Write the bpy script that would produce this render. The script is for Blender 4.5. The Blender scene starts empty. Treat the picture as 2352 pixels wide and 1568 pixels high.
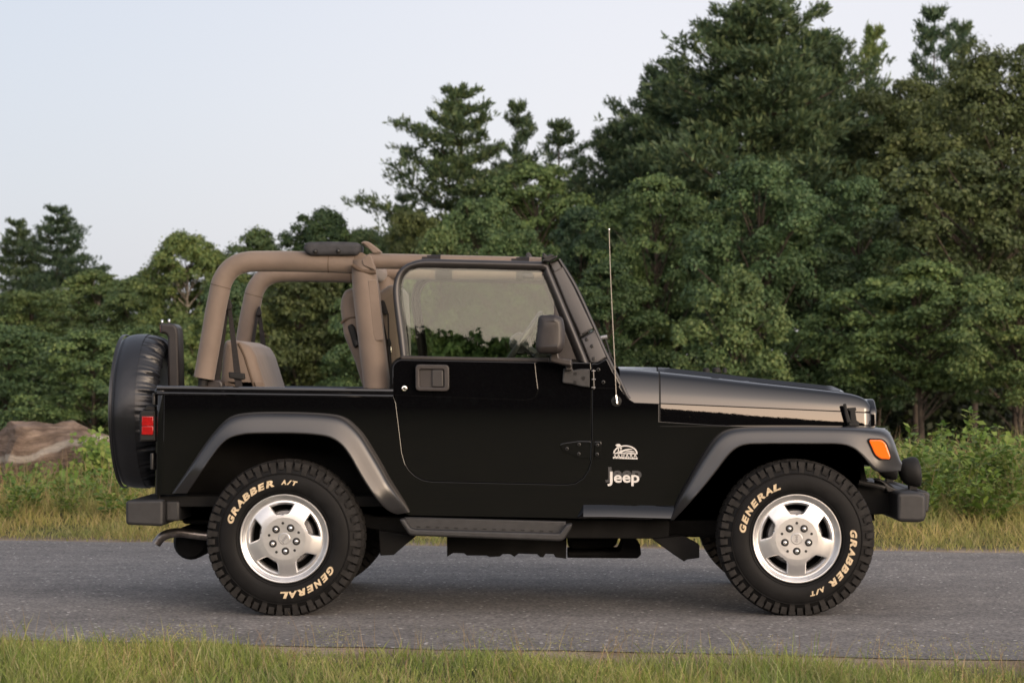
import bpy, bmesh, math, random
import numpy as np
from mathutils import Vector, Matrix
R = math.radians
SC = bpy.context.scene
COL = SC.collection
# ------------------------------------------------------------------ camera
cam_d = bpy.data.cameras.new('camera'); cam = bpy.data.objects.new('camera', cam_d); COL.objects.link(cam)
cam.location = (0, -10, 1.10); cam.rotation_euler = (R(90), 0, 0)
cam_d.sensor_width = 36; cam_d.lens = 4970/2352*36
cam_d.shift_x = -114/2352; cam_d.shift_y = 86/2352
cam_d.clip_start = 0.1; cam_d.clip_end = 3000
cam_d.dof.use_dof = True; cam_d.dof.focus_distance = 10.1; cam_d.dof.aperture_fstop = 6.3
SC.camera = cam
# ------------------------------------------------------------------ light
SUN_EL, SUN_AZ = R(9), R(140)       # azimuth measured from +Y towards +X
w = bpy.data.worlds.new('World'); SC.world = w; w.use_nodes = True
nt = w.node_tree; nt.nodes.clear()
def N(t, **k):
    n = nt.nodes.new(t)
    for a, b in k.items(): setattr(n, a, b)
    return n
L = lambda a, b: nt.links.new(a, b)
sky = N('ShaderNodeTexSky', sky_type='NISHITA', sun_disc=False, sun_elevation=SUN_EL, sun_rotation=SUN_AZ,
        air_density=1.0, dust_density=4.0, ozone_density=2.0, altitude=50)
bgs = N('ShaderNodeBackground'); bgs.inputs[1].default_value = 0.05
L(sky.outputs[0], bgs.inputs[0])
# thin high haze lit by the set sun: pale all round, very bright and warm low in the west behind the photographer
tcw = N('ShaderNodeTexCoord')
GL_AZ, GL_EL = R(152), R(3)
stv = N('ShaderNodeVectorMath', operation='MULTIPLY'); L(tcw.outputs['Generated'], stv.inputs[0]); stv.inputs[1].default_value = (1, 1, 1.7)
nrv = N('ShaderNodeVectorMath', operation='NORMALIZE'); L(stv.outputs[0], nrv.inputs[0])
dot = N('ShaderNodeVectorMath', operation='DOT_PRODUCT'); L(nrv.outputs[0], dot.inputs[0])
dot.inputs[1].default_value = (math.sin(GL_AZ)*math.cos(GL_EL), math.cos(GL_AZ)*math.cos(GL_EL), math.sin(GL_EL))
ramp = N('ShaderNodeValToRGB'); L(dot.outputs['Value'], ramp.inputs[0])
cr = ramp.color_ramp; cr.interpolation = 'B_SPLINE'
GS = 10.0
stops = [(0, (.0, .0, .0)), (.25, (.25, .23, .23)), (.50, (1.1, .96, .88)), (.75, (3.0, 2.5, 2.15)), (.92, (6.4, 4.9, 3.8)), (1, (8.8, 6.1, 4.2))]
while len(cr.elements) < len(stops): cr.elements.new(.5)
for e, (p, c) in zip(cr.elements, stops): e.position = p; e.color = tuple(q/GS for q in c)+(1,)
bgg = N('ShaderNodeBackground'); bgg.inputs[1].default_value = GS*1.0; L(ramp.outputs[0], bgg.inputs[0])
sep = N('ShaderNodeSeparateXYZ'); L(tcw.outputs['Generated'], sep.inputs[0])
ramp2 = N('ShaderNodeValToRGB'); L(sep.outputs['Z'], ramp2.inputs[0])
c2 = ramp2.color_ramp; c2.interpolation = 'B_SPLINE'
stops = [(0, (.72, .715, .745)), (.10, (.72, .72, .765)), (.30, (.62, .635, .705)), (1, (.28, .31, .38))]
while len(c2.elements) < len(stops): c2.elements.new(.5)
for e, (p, c) in zip(c2.elements, stops): e.position = p; e.color = c+(1,)
rx = N('ShaderNodeMapRange', interpolation_type='SMOOTHSTEP'); L(sep.outputs['X'], rx.inputs[0]); rx.inputs[1].default_value = -.32; rx.inputs[2].default_value = .10
hz = N('ShaderNodeMix', data_type='RGBA', blend_type='MULTIPLY'); hz.inputs['Factor'].default_value = 1
hx = N('ShaderNodeMix', data_type='RGBA'); L(rx.outputs[0], hx.inputs['Factor']); hx.inputs['A'].default_value = (.84, .865, .905, 1); hx.inputs['B'].default_value = (1.10, 1.06, 1.04, 1)
L(ramp2.outputs[0], hz.inputs['A']); L(hx.outputs['Result'], hz.inputs['B'])
bgh = N('ShaderNodeBackground'); bgh.inputs[1].default_value = 0.99; L(hz.outputs['Result'], bgh.inputs[0])
add = N('ShaderNodeAddShader'); L(bgs.outputs[0], add.inputs[0]); L(bgh.outputs[0], add.inputs[1])
add2 = N('ShaderNodeAddShader'); L(add.outputs[0], add2.inputs[0]); L(bgg.outputs[0], add2.inputs[1])
wo = N('ShaderNodeOutputWorld'); L(add2.outputs[0], wo.inputs[0])
sd = bpy.data.lights.new('sun', 'SUN'); sd.energy = 0.8; sd.angle = R(16); sd.color = (1, .84, .66)
sun = bpy.data.objects.new('sun', sd); COL.objects.link(sun)
sdir = Vector((math.sin(SUN_AZ)*math.cos(SUN_EL), math.cos(SUN_AZ)*math.cos(SUN_EL), math.sin(SUN_EL)))
sun.rotation_euler = sdir.to_track_quat('Z', 'Y').to_euler(); sun.location = (8, -12, 9)
SC.view_settings.view_transform = 'Standard'; SC.view_settings.look = 'None'
SC.view_settings.exposure = 0.0; SC.view_settings.gamma = 1
SC.render.engine = 'CYCLES'
SC.cycles.use_denoising = True
SC.cycles.max_bounces = 8; SC.cycles.transparent_max_bounces = 12
SC.cycles.filter_width = 1.6
# ------------------------------------------------------------------ helpers
K, CX, HY, D, CH = 497., 1290., 870., 10., 1.10
def P(x, y, Y):
    s = (D+Y)/(D*K)
    return Vector(((x-CX)*s, Y, CH+(HY-y)*s))
def Zf(x0, y0, s): return lambda *pts: [((x0+x/s)/1.7415, (y0+y/s)/1.7415) for x, y in pts]
z1 = Zf(400, 900, 1.96); z2 = Zf(1400, 900, 1.96); z3 = Zf(2400, 1300, 1.68); z4 = Zf(400, 1600, 1.7423)
z5 = Zf(1500, 1500, 1.7423); z6 = Zf(2700, 1600, 1.7423); za = Zf(2360, 1740, 7.127); zd = Zf(1900, 980, 2.7033); ze = Zf(1200, 930, 2.4114)
CARY = 1.70                      # outer face of the near tyres is y=0, of the far ones y=1.70
WPOS = {}
def tag(o, label=None, cat=None, group=None, kind=None):
    if label: o['label'] = label
    if cat: o['category'] = cat
    if group: o['group'] = group
    if kind: o['kind'] = kind
    return o
def empty(name, loc, parent=None):
    o = bpy.data.objects.new(name, None); COL.objects.link(o); o.empty_display_size = .2
    loc = Vector(loc); WPOS[o.name] = loc
    if parent: o.parent = parent; o.location = loc-WPOS[parent.name]
    else: o.location = loc
    return o
def finish(me, angle=32):
    n = len(me.polygons)
    if n:
        me.polygons.foreach_set('use_smooth', [True]*n)
        me.set_sharp_from_angle(angle=R(angle))
        flat = [abs(p.normal.y) > .99995 or abs(p.normal.x) > .99995 or abs(p.normal.z) > .99995 for p in me.polygons]
        me.polygons.foreach_set('use_smooth', [not q for q in flat])
    me.update()
def obj(name, geoms, mat=None, parent=None, angle=32, origin=None):
    """geoms: list of (verts, faces) or (verts, faces, material) merged into ONE mesh object."""
    vs, fs, mi, mats = [], [], [], []
    for g in geoms:
        m = g[2] if len(g) > 2 else mat
        if m not in mats: mats.append(m)
        k = mats.index(m); b = len(vs)
        vs.extend(Vector(v) for v in g[0]); fs.extend([tuple(i+b for i in f) for f in g[1]]); mi.extend([k]*len(g[1]))
    if origin is None:
        lo = Vector((min(v.x for v in vs), min(v.y for v in vs), min(v.z for v in vs)))
        hi = Vector((max(v.x for v in vs), max(v.y for v in vs), max(v.z for v in vs)))
        c = (lo+hi)/2
    else: c = Vector(origin)
    me = bpy.data.meshes.new(name)
    me.from_pydata([tuple(v-c) for v in vs], [], fs)
    for m in mats: me.materials.append(m)
    me.polygons.foreach_set('material_index', mi)
    finish(me, angle)
    o = bpy.data.objects.new(name, me); COL.objects.link(o)
    WPOS[o.name] = c
    if parent: o.parent = parent; o.location = c-WPOS[parent.name]
    else: o.location = c
    return o
def mirror(g):
    return ([Vector((v[0], CARY-v[1], v[2])) for v in g[0]], [tuple(reversed(f)) for f in g[1]])+tuple(g[2:])
def both(g): return [g, mirror(g)]
def pair(name, geoms, m=None, parent=None, **k):
    """the near piece and its twin on the far side, each a part of its own"""
    o = obj(name, geoms, m, parent, **k); obj(name, [mirror(g) for g in geoms], m, parent, **k); return o
def shear(g, tan_, z0): return ([Vector((v[0], v[1]+(v[2]-z0)*tan_, v[2])) for v in g[0]],)+tuple(g[1:])
def withmat(g, m): return (g[0], g[1], m)
def xf(g, f): return ([f(Vector(v)) for v in g[0]], g[1])+tuple(g[2:])
def curve_mesh(splines, extrude, bevel, res=2, offset=0.0):
    cu = bpy.data.curves.new('c', 'CURVE'); cu.dimensions = '2D'; cu.fill_mode = 'BOTH'
    cu.extrude = extrude; cu.bevel_depth = bevel; cu.bevel_resolution = res; cu.offset = offset-bevel
    for pts in splines:
        s = cu.splines.new('POLY'); s.points.add(len(pts)-1)
        for q, p in zip(s.points, pts): q.co = (p[0], p[1], 0, 1)
        s.use_cyclic_u = True
    return conv(cu)
def conv(cu):
    o = bpy.data.objects.new('c', cu); COL.objects.link(o)
    dg = bpy.context.evaluated_depsgraph_get()
    me = bpy.data.meshes.new_from_object(o.evaluated_get(dg))
    bm = bmesh.new(); bm.from_mesh(me); bmesh.ops.remove_doubles(bm, verts=bm.verts, dist=1e-5)
    g = ([v.co.copy() for v in bm.verts], [tuple(v.index for v in f.verts) for f in bm.faces]); bm.free()
    bpy.data.objects.remove(o); bpy.data.curves.remove(cu); bpy.data.meshes.remove(me)
    return g
def slab(polys, Y0, thick, bevel=.004, res=2):
    """outline(s) given in photo pixels of the side view, extruded across the car from depth Y0 to Y0+thick"""
    if isinstance(polys[0][0], (int, float)): polys = [polys]
    sp = [[(P(x, y, Y0).x, P(x, y, Y0).z) for x, y in pts] for pts in polys]
    b = min(bevel, thick/2-1e-4)
    g = curve_mesh(sp, thick/2-b, b, res)
    yc = Y0+thick/2
    return ([Vector((v.x, yc-v.z, v.y)) for v in g[0]], g[1])
def cat(pts, n=6, closed=False):
    """Catmull-Rom through points (any dimension)"""
    pts = [Vector(p) for p in pts]; m = len(pts); out = []
    rng = range(m) if closed else range(m-1)
    for i in rng:
        if closed: a, b, c, d = pts[i-1], pts[i], pts[(i+1) % m], pts[(i+2) % m]
        else: a, b, c, d = pts[max(i-1, 0)], pts[i], pts[i+1], pts[min(i+2, m-1)]
        for k in range(n):
            t = k/n
            out.append(.5*((2*b)+(c-a)*t+(2*a-5*b+4*c-d)*t*t+(3*b-a-3*c+d)*t**3))
    if not closed: out.append(pts[-1])
    return out
def rnd(pts, r, n=4):
    """polygon with rounded corners; r is a number or a list"""
    out = []; m = len(pts)
    for i in range(m):
        a, b, c = Vector(pts[i-1]), Vector(pts[i]), Vector(pts[(i+1) % m])
        rr = r[i] if isinstance(r, (list, tuple)) else r
        u, v = a-b, c-b
        rr = min(rr, u.length*.48, v.length*.48)
        if rr < .05: out.append(tuple(b)); continue
        p, q = b+u.normalized()*rr, b+v.normalized()*rr
        for k in range(n+1):
            t = k/n
            out.append(tuple((1-t)**2*p+2*t*(1-t)*b+t*t*q))
    return out
def resample(pts, n):
    pts = [Vector(p) for p in pts]
    d = [0]
    for a, b in zip(pts, pts[1:]): d.append(d[-1]+(b-a).length)
    out = []; j = 0
    for k in range(n):
        s = d[-1]*k/(n-1)
        while j < len(pts)-2 and d[j+1] < s: j += 1
        t = (s-d[j])/max(d[j+1]-d[j], 1e-9)
        out.append(pts[j].lerp(pts[j+1], t))
    return out
def tube(path, rad, seg=12, cap=True, flat=1.0):
    path = [Vector(p) for p in path]; n = len(path)
    rad = rad if isinstance(rad, (list, tuple)) else [rad]*n
    T = [(path[min(i+1, n-1)]-path[max(i-1, 0)]).normalized() for i in range(n)]
    up = Vector((0, 1, 0)) if abs(T[0].y) < .8 else Vector((0, 0, 1))
    u = (up-T[0]*up.dot(T[0])).normalized()
    vs, fs = [], []
    for i in range(n):
        u = (u-T[i]*u.dot(T[i])).normalized(); v = T[i].cross(u)
        for k in range(seg):
            a = 2*math.pi*k/seg
            vs.append(path[i]+(u*math.cos(a)*flat+v*math.sin(a))*rad[i])
    for i in range(n-1):
        for k in range(seg):
            k2 = (k+1) % seg
            fs.append((i*seg+k, i*seg+k2, (i+1)*seg+k2, (i+1)*seg+k))
    if cap:
        fs.append(tuple(range(seg-1, -1, -1))); fs.append(tuple((n-1)*seg+k for k in range(seg)))
    return vs, fs
def grid(rows, close_u=False, close_v=False, flip=False):
    m = len(rows[0]); vs = [Vector(p) for r in rows for p in r]; fs = []
    n = len(rows)
    for i in range(n if close_u else n-1):
        for k in range(m if close_v else m-1):
            a, b, c, d = i*m+k, i*m+(k+1) % m, ((i+1) % n)*m+(k+1) % m, ((i+1) % n)*m+k
            fs.append((d, c, b, a) if flip else (a, b, c, d))
    return vs, fs
def rbox(lo, hi, r=.01, seg=3):
    lo, hi = Vector(lo), Vector(hi)
    bm = bmesh.new(); bmesh.ops.create_cube(bm, size=1)
    s = hi-lo; c = (hi+lo)/2
    for v in bm.verts: v.co = Vector((v.co.x*s.x, v.co.y*s.y, v.co.z*s.z))+c
    r = min(r, min(s)*.49)
    if r > 0: bmesh.ops.bevel(bm, geom=list(bm.edges)+list(bm.verts), offset=r, segments=seg, profile=.5, affect='EDGES', clamp_overlap=True)
    g = ([v.co.copy() for v in bm.verts], [tuple(v.index for v in f.verts) for f in bm.faces]); bm.free()
    return g
def pbox(x0, y0, x1, y1, Y0, Y1, r=.01, seg=3):
    a, b = P(x0, y1, Y0), P(x1, y0, Y0)
    return rbox((a.x, Y0, a.z), (b.x, Y1, b.z), r, seg)
def lathe(prof, c, axis='Y', seg=48, close=False):
    """prof: list of (radius, depth) along the axis"""
    rows = []
    for k in range(seg):
        a = 2*math.pi*k/seg; ca, sa = math.cos(a), math.sin(a)
        row = []
        for r, d in prof:
            if axis == 'Y': row.append(Vector((c[0]+r*ca, c[1]+d, c[2]+r*sa)))
            elif axis == 'X': row.append(Vector((c[0]+d, c[1]+r*ca, c[2]+r*sa)))
            else: row.append(Vector((c[0]+r*ca, c[1]+r*sa, c[2]+d)))
        rows.append(row)
    return grid(rows, close_u=True, flip=(axis != 'Z'))
def text_geo(s, size=1, bold=.0, ext=.0, shear=0, bevel=0, align='CENTER', spacing=1.0):
    cu = bpy.data.curves.new('t', 'FONT'); cu.body = s; cu.size = size; cu.offset = bold; cu.extrude = ext
    cu.shear = shear; cu.align_x = align; cu.bevel_depth = bevel; cu.space_character = spacing; cu.resolution_u = 4
    return conv(cu)
# ------------------------------------------------------------------ materials
def mat(name, col, rough=.5, metal=0, spec=.5, coat=0, coat_r=.03, **kw):
    m = bpy.data.materials.new(name); m.use_nodes = True
    b = m.node_tree.nodes['Principled BSDF']
    b.inputs['Base Color'].default_value = (*col, 1); b.inputs['Roughness'].default_value = rough
    b.inputs['Metallic'].default_value = metal; b.inputs['Specular IOR Level'].default_value = spec
    b.inputs['Coat Weight'].default_value = coat; b.inputs['Coat Roughness'].default_value = coat_r
    for k, v in kw.items(): b.inputs[k.replace('_', ' ')].default_value = v
    return m
def noise_mat(m, scale=50, amt=.25, bump=0, bscale=None, detail=4, rough_amt=0, dist=.002):
    """mottles the base colour a little and adds fine relief"""
    t = m.node_tree; b = t.nodes['Principled BSDF']; col = tuple(b.inputs['Base Color'].default_value)
    tc = t.nodes.new('ShaderNodeTexCoord')
    n = t.nodes.new('ShaderNodeTexNoise'); n.inputs['Scale'].default_value = scale; n.inputs['Detail'].default_value = detail
    t.links.new(tc.outputs['Object'], n.inputs['Vector'])
    r = t.nodes.new('ShaderNodeValToRGB'); t.links.new(n.outputs['Fac'], r.inputs[0])
    r.color_ramp.elements[0].position = .3; r.color_ramp.elements[1].position = .7
    r.color_ramp.elements[0].color = tuple(c*(1-amt) for c in col[:3])+(1,)
    r.color_ramp.elements[1].color = tuple(min(c*(1+amt), 1) for c in col[:3])+(1,)
    t.links.new(r.outputs[0], b.inputs['Base Color'])
    if rough_amt:
        q = t.nodes.new('ShaderNodeMapRange'); t.links.new(n.outputs['Fac'], q.inputs[0])
        ro = b.inputs['Roughness'].default_value
        q.inputs[3].default_value = max(ro-rough_amt, 0); q.inputs[4].default_value = min(ro+rough_amt, 1)
        t.links.new(q.outputs[0], b.inputs['Roughness'])
    if bump:
        n2 = t.nodes.new('ShaderNodeTexNoise'); n2.inputs['Scale'].default_value = bscale or scale*4; n2.inputs['Detail'].default_value = 2
        t.links.new(tc.outputs['Object'], n2.inputs['Vector'])
        bp = t.nodes.new('ShaderNodeBump'); bp.inputs['Strength'].default_value = bump; bp.inputs['Distance'].default_value = dist
        t.links.new(n2.outputs['Fac'], bp.inputs['Height']); t.links.new(bp.outputs[0], b.inputs['Normal'])
    return m
PAINT = mat('black_paint', (.0025, .0025, .003), .012, spec=.7)
FLARE = noise_mat(mat('flare_plastic', (.016, .016, .017),   .31, spec=.72), 6, .15, rough_amt=.05)
PLAST = noise_mat(mat('textured_plastic', (.020, .020, .021), .50, spec=.45), 30, .2, .35, 900)
PLASTB = noise_mat(mat('brown_black_plastic', (.024, .020, .019), .42, spec=.5), 20, .2)
FRAMEM = noise_mat(mat('satin_black_frame', (.020, .018, .018), .38, spec=.6), 12, .15)
RUBBER = mat('black_rubber', (.010, .010, .010), .65, spec=.3)
UNDER = noise_mat(mat('underbody_black', (.008, .008, .008), .8, spec=.15), 9, .4)
TYREM = noise_mat(mat('tyre_rubber', (.0055, .0054, .0055), .60, spec=.16), 14, .35, .25, 160, rough_amt=.12)
TREADM = noise_mat(mat('dusty_tread', (.0125, .0115, .0107), .72, spec=.25), 25, .45, .3, 140)
LETTER = noise_mat(mat('tyre_lettering', (.50, .40, .26), .6), 60, .25)
ALLOY = noise_mat(mat('alloy_silver', (.62, .62, .62), .34, metal=.85), 25, .05, rough_amt=.04)
ALLOYD = mat('alloy_dull', (.30, .30, .31), .45, metal=.7)
CHROME = mat('chrome', (.75, .74, .72), .12, metal=1)
DARKM = mat('dark_metal', (.03, .03, .03), .4, metal=.5)
STEEL = noise_mat(mat('exhaust_steel', (.22, .20, .19), .32, metal=.9), 30, .35, rough_amt=.1)
TAN = noise_mat(mat('tan_vinyl', (.158, .122, .097), .66, spec=.3, Sheen_Weight=.2), 5, .14, .30, 16, dist=.010)
TAND = noise_mat(mat('tan_trim', (.085, .060, .042), .7, spec=.25), 20, .15)
BELT = noise_mat(mat('belt_webbing', (.018, .016, .016), .7, spec=.25), 80, .25)
COVER = noise_mat(mat('spare_cover_vinyl', (.012, .013, .016), .36, spec=.55), 6, .2, .25, 18, dist=.006, rough_amt=.06)
WHITEB = mat('badge_silver', (.58, .56, .53), .4, metal=.0)
ORANGE = mat('amber_lens', (.95, .16, .01), .12, coat=.8, Subsurface_Weight=.0)
RED = noise_mat(mat('red_lens', (.29, .006, .007), .15, coat=.8), 40, .15)
PODM = noise_mat(mat('grey_foam_pad', (.040, .041, .045), .75, spec=.25), 30, .2, .2, 600)
def glass_mat(name, tint, fac_scale=1.0):
    m = bpy.data.materials.new(name); m.use_nodes = True; t = m.node_tree; t.nodes.clear()
    o = t.nodes.new('ShaderNodeOutputMaterial'); mx = t.nodes.new('ShaderNodeMixShader')
    tr = t.nodes.new('ShaderNodeBsdfTransparent'); tr.inputs[0].default_value = (*tint, 1)
    gl = t.nodes.new('ShaderNodeBsdfGlossy'); gl.inputs['Roughness'].default_value = 0.0
    fr = t.nodes.new('ShaderNodeFresnel'); fr.inputs[0].default_value = 1.5
    mu = t.nodes.new('ShaderNodeMath'); mu.operation = 'MULTIPLY'; mu.inputs[1].default_value = fac_scale
    t.links.new(fr.outputs[0], mu.inputs[0]); t.links.new(mu.outputs[0], mx.inputs[0])
    t.links.new(tr.outputs[0], mx.inputs[1]); t.links.new(gl.outputs[0], mx.inputs[2]); t.links.new(mx.outputs[0], o.inputs[0])
    return m
GLASS = glass_mat('door_glass', (.84, .88, .82), .74)
# ================================================================== THE CAR
BY = .13                                   # depth of the flat body side
car = empty('off_road_car', (P(1260, 1000, 0).x, CARY/2, 0))
tag(car, 'black open-topped off-road car with tan padded roll bars and silver wheels, parked on the road', 'car')
# ---- wheel arch lines (photo pixels)
RO = z4((500, 648), (560, 560), (640, 440), (720, 320), (800, 215), (860, 150), (920, 110), (1000, 90), (1150, 81), (1400, 83), (1600, 95), (1690, 115), (1760, 165), (1830, 240), (1900, 350), (1960, 450), (2020, 560), (2080, 650), (2140, 740), (2160, 778))
RI = z4((606, 648), (660, 570), (720, 480), (790, 380), (850, 305), (910, 262), (1000, 240), (1100, 234), (1350, 234), (1500, 243), (1600, 262), (1680, 312), (1740, 390), (1790, 480), (1840, 565), (1890, 640), (1940, 705), (1990, 755), (2040, 785), (2080, 795))
FO = z3((470, 1306), (520, 1180), (590, 1050), (660, 925), (740, 800), (800, 735), (860, 702), (930, 688), (1050, 681), (1300, 679), (1650, 683), (1850, 690), (1915, 702), (1955, 735), (1980, 790), (2000, 850), (2018, 905), (2030, 925))
FI = z3((498, 1306), (600, 1195), (700, 1082), (780, 982), (850, 890), (910, 832), (980, 804), (1100, 798), (1400, 798), (1600, 800), (1690, 822), (1750, 868), (1800, 925), (1840, 970), (1880, 985), (1930, 985), (1980, 983), (2020, 978))
def flare(O, I, n=72):
    O = resample(cat(O, 6), n); I = resample(cat(I, 6), n)
    prof = [(0, .135), (.0, .125), (.02, .09), (.05, .055), (.10, .028), (.16, .016), (.25, .010), (.40, .006), (.60, .001), (.80, -.004), (.92, -.008), (.97, -.008), (1.0, -.004), (1.01, .004), (1.0, .02), (.98, .06), (.97, .14)]
    rows = []
    for k, (a, b) in enumerate(zip(O, I)):
        tip = min(k, n-1-k)/(n*.12); tip = min(1, tip)
        rows.append([P(*(a.lerp(b, t)), BY+(Y-BY)*(.35+.65*math.sin(tip*math.pi/2)) if Y < BY else Y) for t, Y in prof])
    return grid(rows, flip=True)
MID = lambda O, I, f: [tuple(a.lerp(b, f)) for a, b in zip(resample(O, 40), resample(I, 40))]
rmid, fmid = MID(RO, RI, .5), MID(FO, FI, .5)
# ---- door outline
DOOR = z2((345, 1345), (335, 1300), (332, 1110), (345, 1075), (388, 1050))+z2((1450, 1070), (1885, 1078))
dl = z5((128, 0), (150, 200), (172, 380), (192, 545), (212, 615), (240, 660), (280, 698), (335, 728), (400, 739))
db = z5((1330, 759), (1395, 750), (1450, 712), (1485, 660), (1500, 610), (1507, 480), (1511, 0))
door_low = dl+db
door_out = rnd(z2((388, 1052), (1450, 1072), (1888, 1078))+list(reversed(db))[0:1]+list(reversed(db))[1:]+list(reversed(dl))[0:-1]+z2((352, 1345), (331, 1300), (331, 1105)), [8, 2, 1]+[4]*(len(db)+len(dl)-1)+[2, 4, 18])
def grow(pts, d):
    # offsets a closed outline outwards by d pixels
    a = sum(pts[i-1][0]*pts[i][1]-pts[i][0]*pts[i-1][1] for i in range(len(pts)))
    sg = 1 if a > 0 else -1; out = []
    for i in range(len(pts)):
        p, q, r = Vector(pts[i-1]), Vector(pts[i]), Vector(pts[(i+1) % len(pts)])
        t = (r-p)
        if t.length < 1e-6: out.append(tuple(q)); continue
        t.normalize(); out.append((q.x+t.y*sg*d, q.y-t.x*sg*d))
    return out
# tub side: one sheet with the wheel cut-outs and a notch for the door
notch = [(x-1.6, y) for x, y in dl[1:5]]+[(x-1, y+1.2) for x, y in dl[5:]]+[(x+1, y+1.4) for x, y in db[:4]]+[(x+1.8, y) for x, y in db[4:-1]]
side = [(374, 1135), (377, 905), (902.3, 907)]+notch+[(1361, 834)]+z2((2015, 1045), (2120, 1247))+z3((130, 415), (165, 465), (200, 500), (232, 520), (395, 526))+[(1513, 968), (1640, 976), (1781, 981)]
side += [p for p in reversed(fmid) if p[0] < 1700][0:]+[(1545, 1192), (1330, 1190), (940, 1183)]
side += [p for p in reversed(rmid)]+[(392, 1136)]
side_g = slab(side, BY, .022, .0012, 1)
body = []
body += both(side_g)
# rounded rear corners and tailgate
xr = P(352, 1135, BY).x; zb = P(352, 1135, BY).z; zt = P(356, 893, BY).z
prof = [(0.035*(1-math.sin(a)), 0.035*(1-math.cos(a))) for a in np.linspace(0, math.pi/2, 7)]
rows = [[Vector((xr-.012+.0*dx, BY, z)), ] for z, dx in ((zb, 0), (zt, 0))]
cor = [Vector((xr+.042-.042*math.sin(a), BY+.0015+.042*(1-math.cos(a)), 0)) for a in np.linspace(0, math.pi/2, 8)]
cor = [Vector((xr+.06, BY+.0015, 0))]+cor+[Vector((xr, CARY/2, 0))]
lean = P(356, 905, BY).x-xr
rows = [[Vector((p.x+lean*t, p.y, zb+(zt-zb)*t)) for p in cor] for t in (0, .5, 1)]
gc = grid(rows)
body += both(gc)
# floor pan, bulkhead, inner tub, cowl top
fl = P(352, 1150, BY).z
pan = []
pan.append(rbox((xr+.02, .17, fl-.03), (P(1515, 0, BY).x, CARY-.17, fl+.02), .005))
pan.append(rbox((P(1500, 0, BY).x, .21, fl), (P(1512, 0, BY).x, CARY-.21, P(0, 880, BY).z), .005))
body.append(rbox((xr+.01, .155, fl), (xr+.03, CARY-.155, zt-.03), .005))
tub = obj('body', body, PAINT, car)
obj('floor_pan', pan, UNDER, tub)
# top rail of the tub: a doubled lip
rail = []
for (ya, yb, ra, rb, d) in ((886.5, 899.5, .006, .018, 0),):
    pass
pr = [(0.020, 893), (0.006, 888.5), (-.004, 888.5), (-.012, 890.5), (-.0145, 894.5), (-.012, 897.5), (-.004, 899), (-.002, 901), (-.006, 903), (-.008, 906), (-.004, 909.5), (.004, 911)]
rows = []
for x in (360, 500, 640, 780, 903):
    dy = (x-360)/(903-360)*7.0
    rows.append([P(x, y-3.5+dy, BY+d) for d, y in pr])
railg = grid(rows, flip=True)
rear_rail = rbox((xr-.004+lean, BY+.03, zt-.012), (xr+.03+lean, CARY-BY-.02, zt+.008), .006)
pair('top_rail', [railg, rbox((xr-.003+lean, BY-.004, zt-.03), (xr+.05+lean, BY+.06, zt+.004), .014)], PAINT, car)
obj('rear_rail', [rear_rail], PAINT, car)
# dark back of the door opening
pair('door_jamb', [slab(grow(door_out, 6), BY+.028, .02, .002)], UNDER, tub)
# ---- flares
for nm, O, I in (('rear_flare', RO, RI), ('front_flare', FO, FI)):
    g = flare(O, I)
    obj(nm, [g], FLARE, car, angle=50); obj(nm, [mirror(g)], FLARE, car, angle=50)
# wheel wells
def well(I, x0, x1, yt):
    I = resample(cat(I, 4), 40)
    rows = [[P(*p, .10), P(p.x, p.y, .30), P(p.x, p.y, .52)] for p in I]
    g = grid(rows, flip=True)
    w2 = slab([(x0, 1195), (x0+40, yt), (x1-40, yt), (x1, 1195)], .50, .02, .001)
    return [g, w2]
pair('wheel_well', well(RI, 400, 950, 985), UNDER, car); pair('wheel_well', well(FI, 1540, 2010, 1000), UNDER, car)
# ---- lower sill behind the front wheel flares outward
sill_rows = []
for x, y0, y1, o in ((1325, 1188, 1186, .0), (1340, 1158, 1186, .035), (1400, 1158, 1186, .055), (1548, 1161, 1190, .055)):
    sill_rows.append([P(x, y0, BY+.001), P(x, y0+(y1-y0)*.25, BY-.014*o/.055), P(x, y0+(y1-y0)*.6, BY-.032*o/.055), P(x, y1, BY-.040*o/.055), P(x, y1+4, BY-.02*o/.055), P(x, y1+5, BY+.03)])
pair('splash_guard', [grid(sill_rows, flip=True)], PAINT, car)
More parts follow.
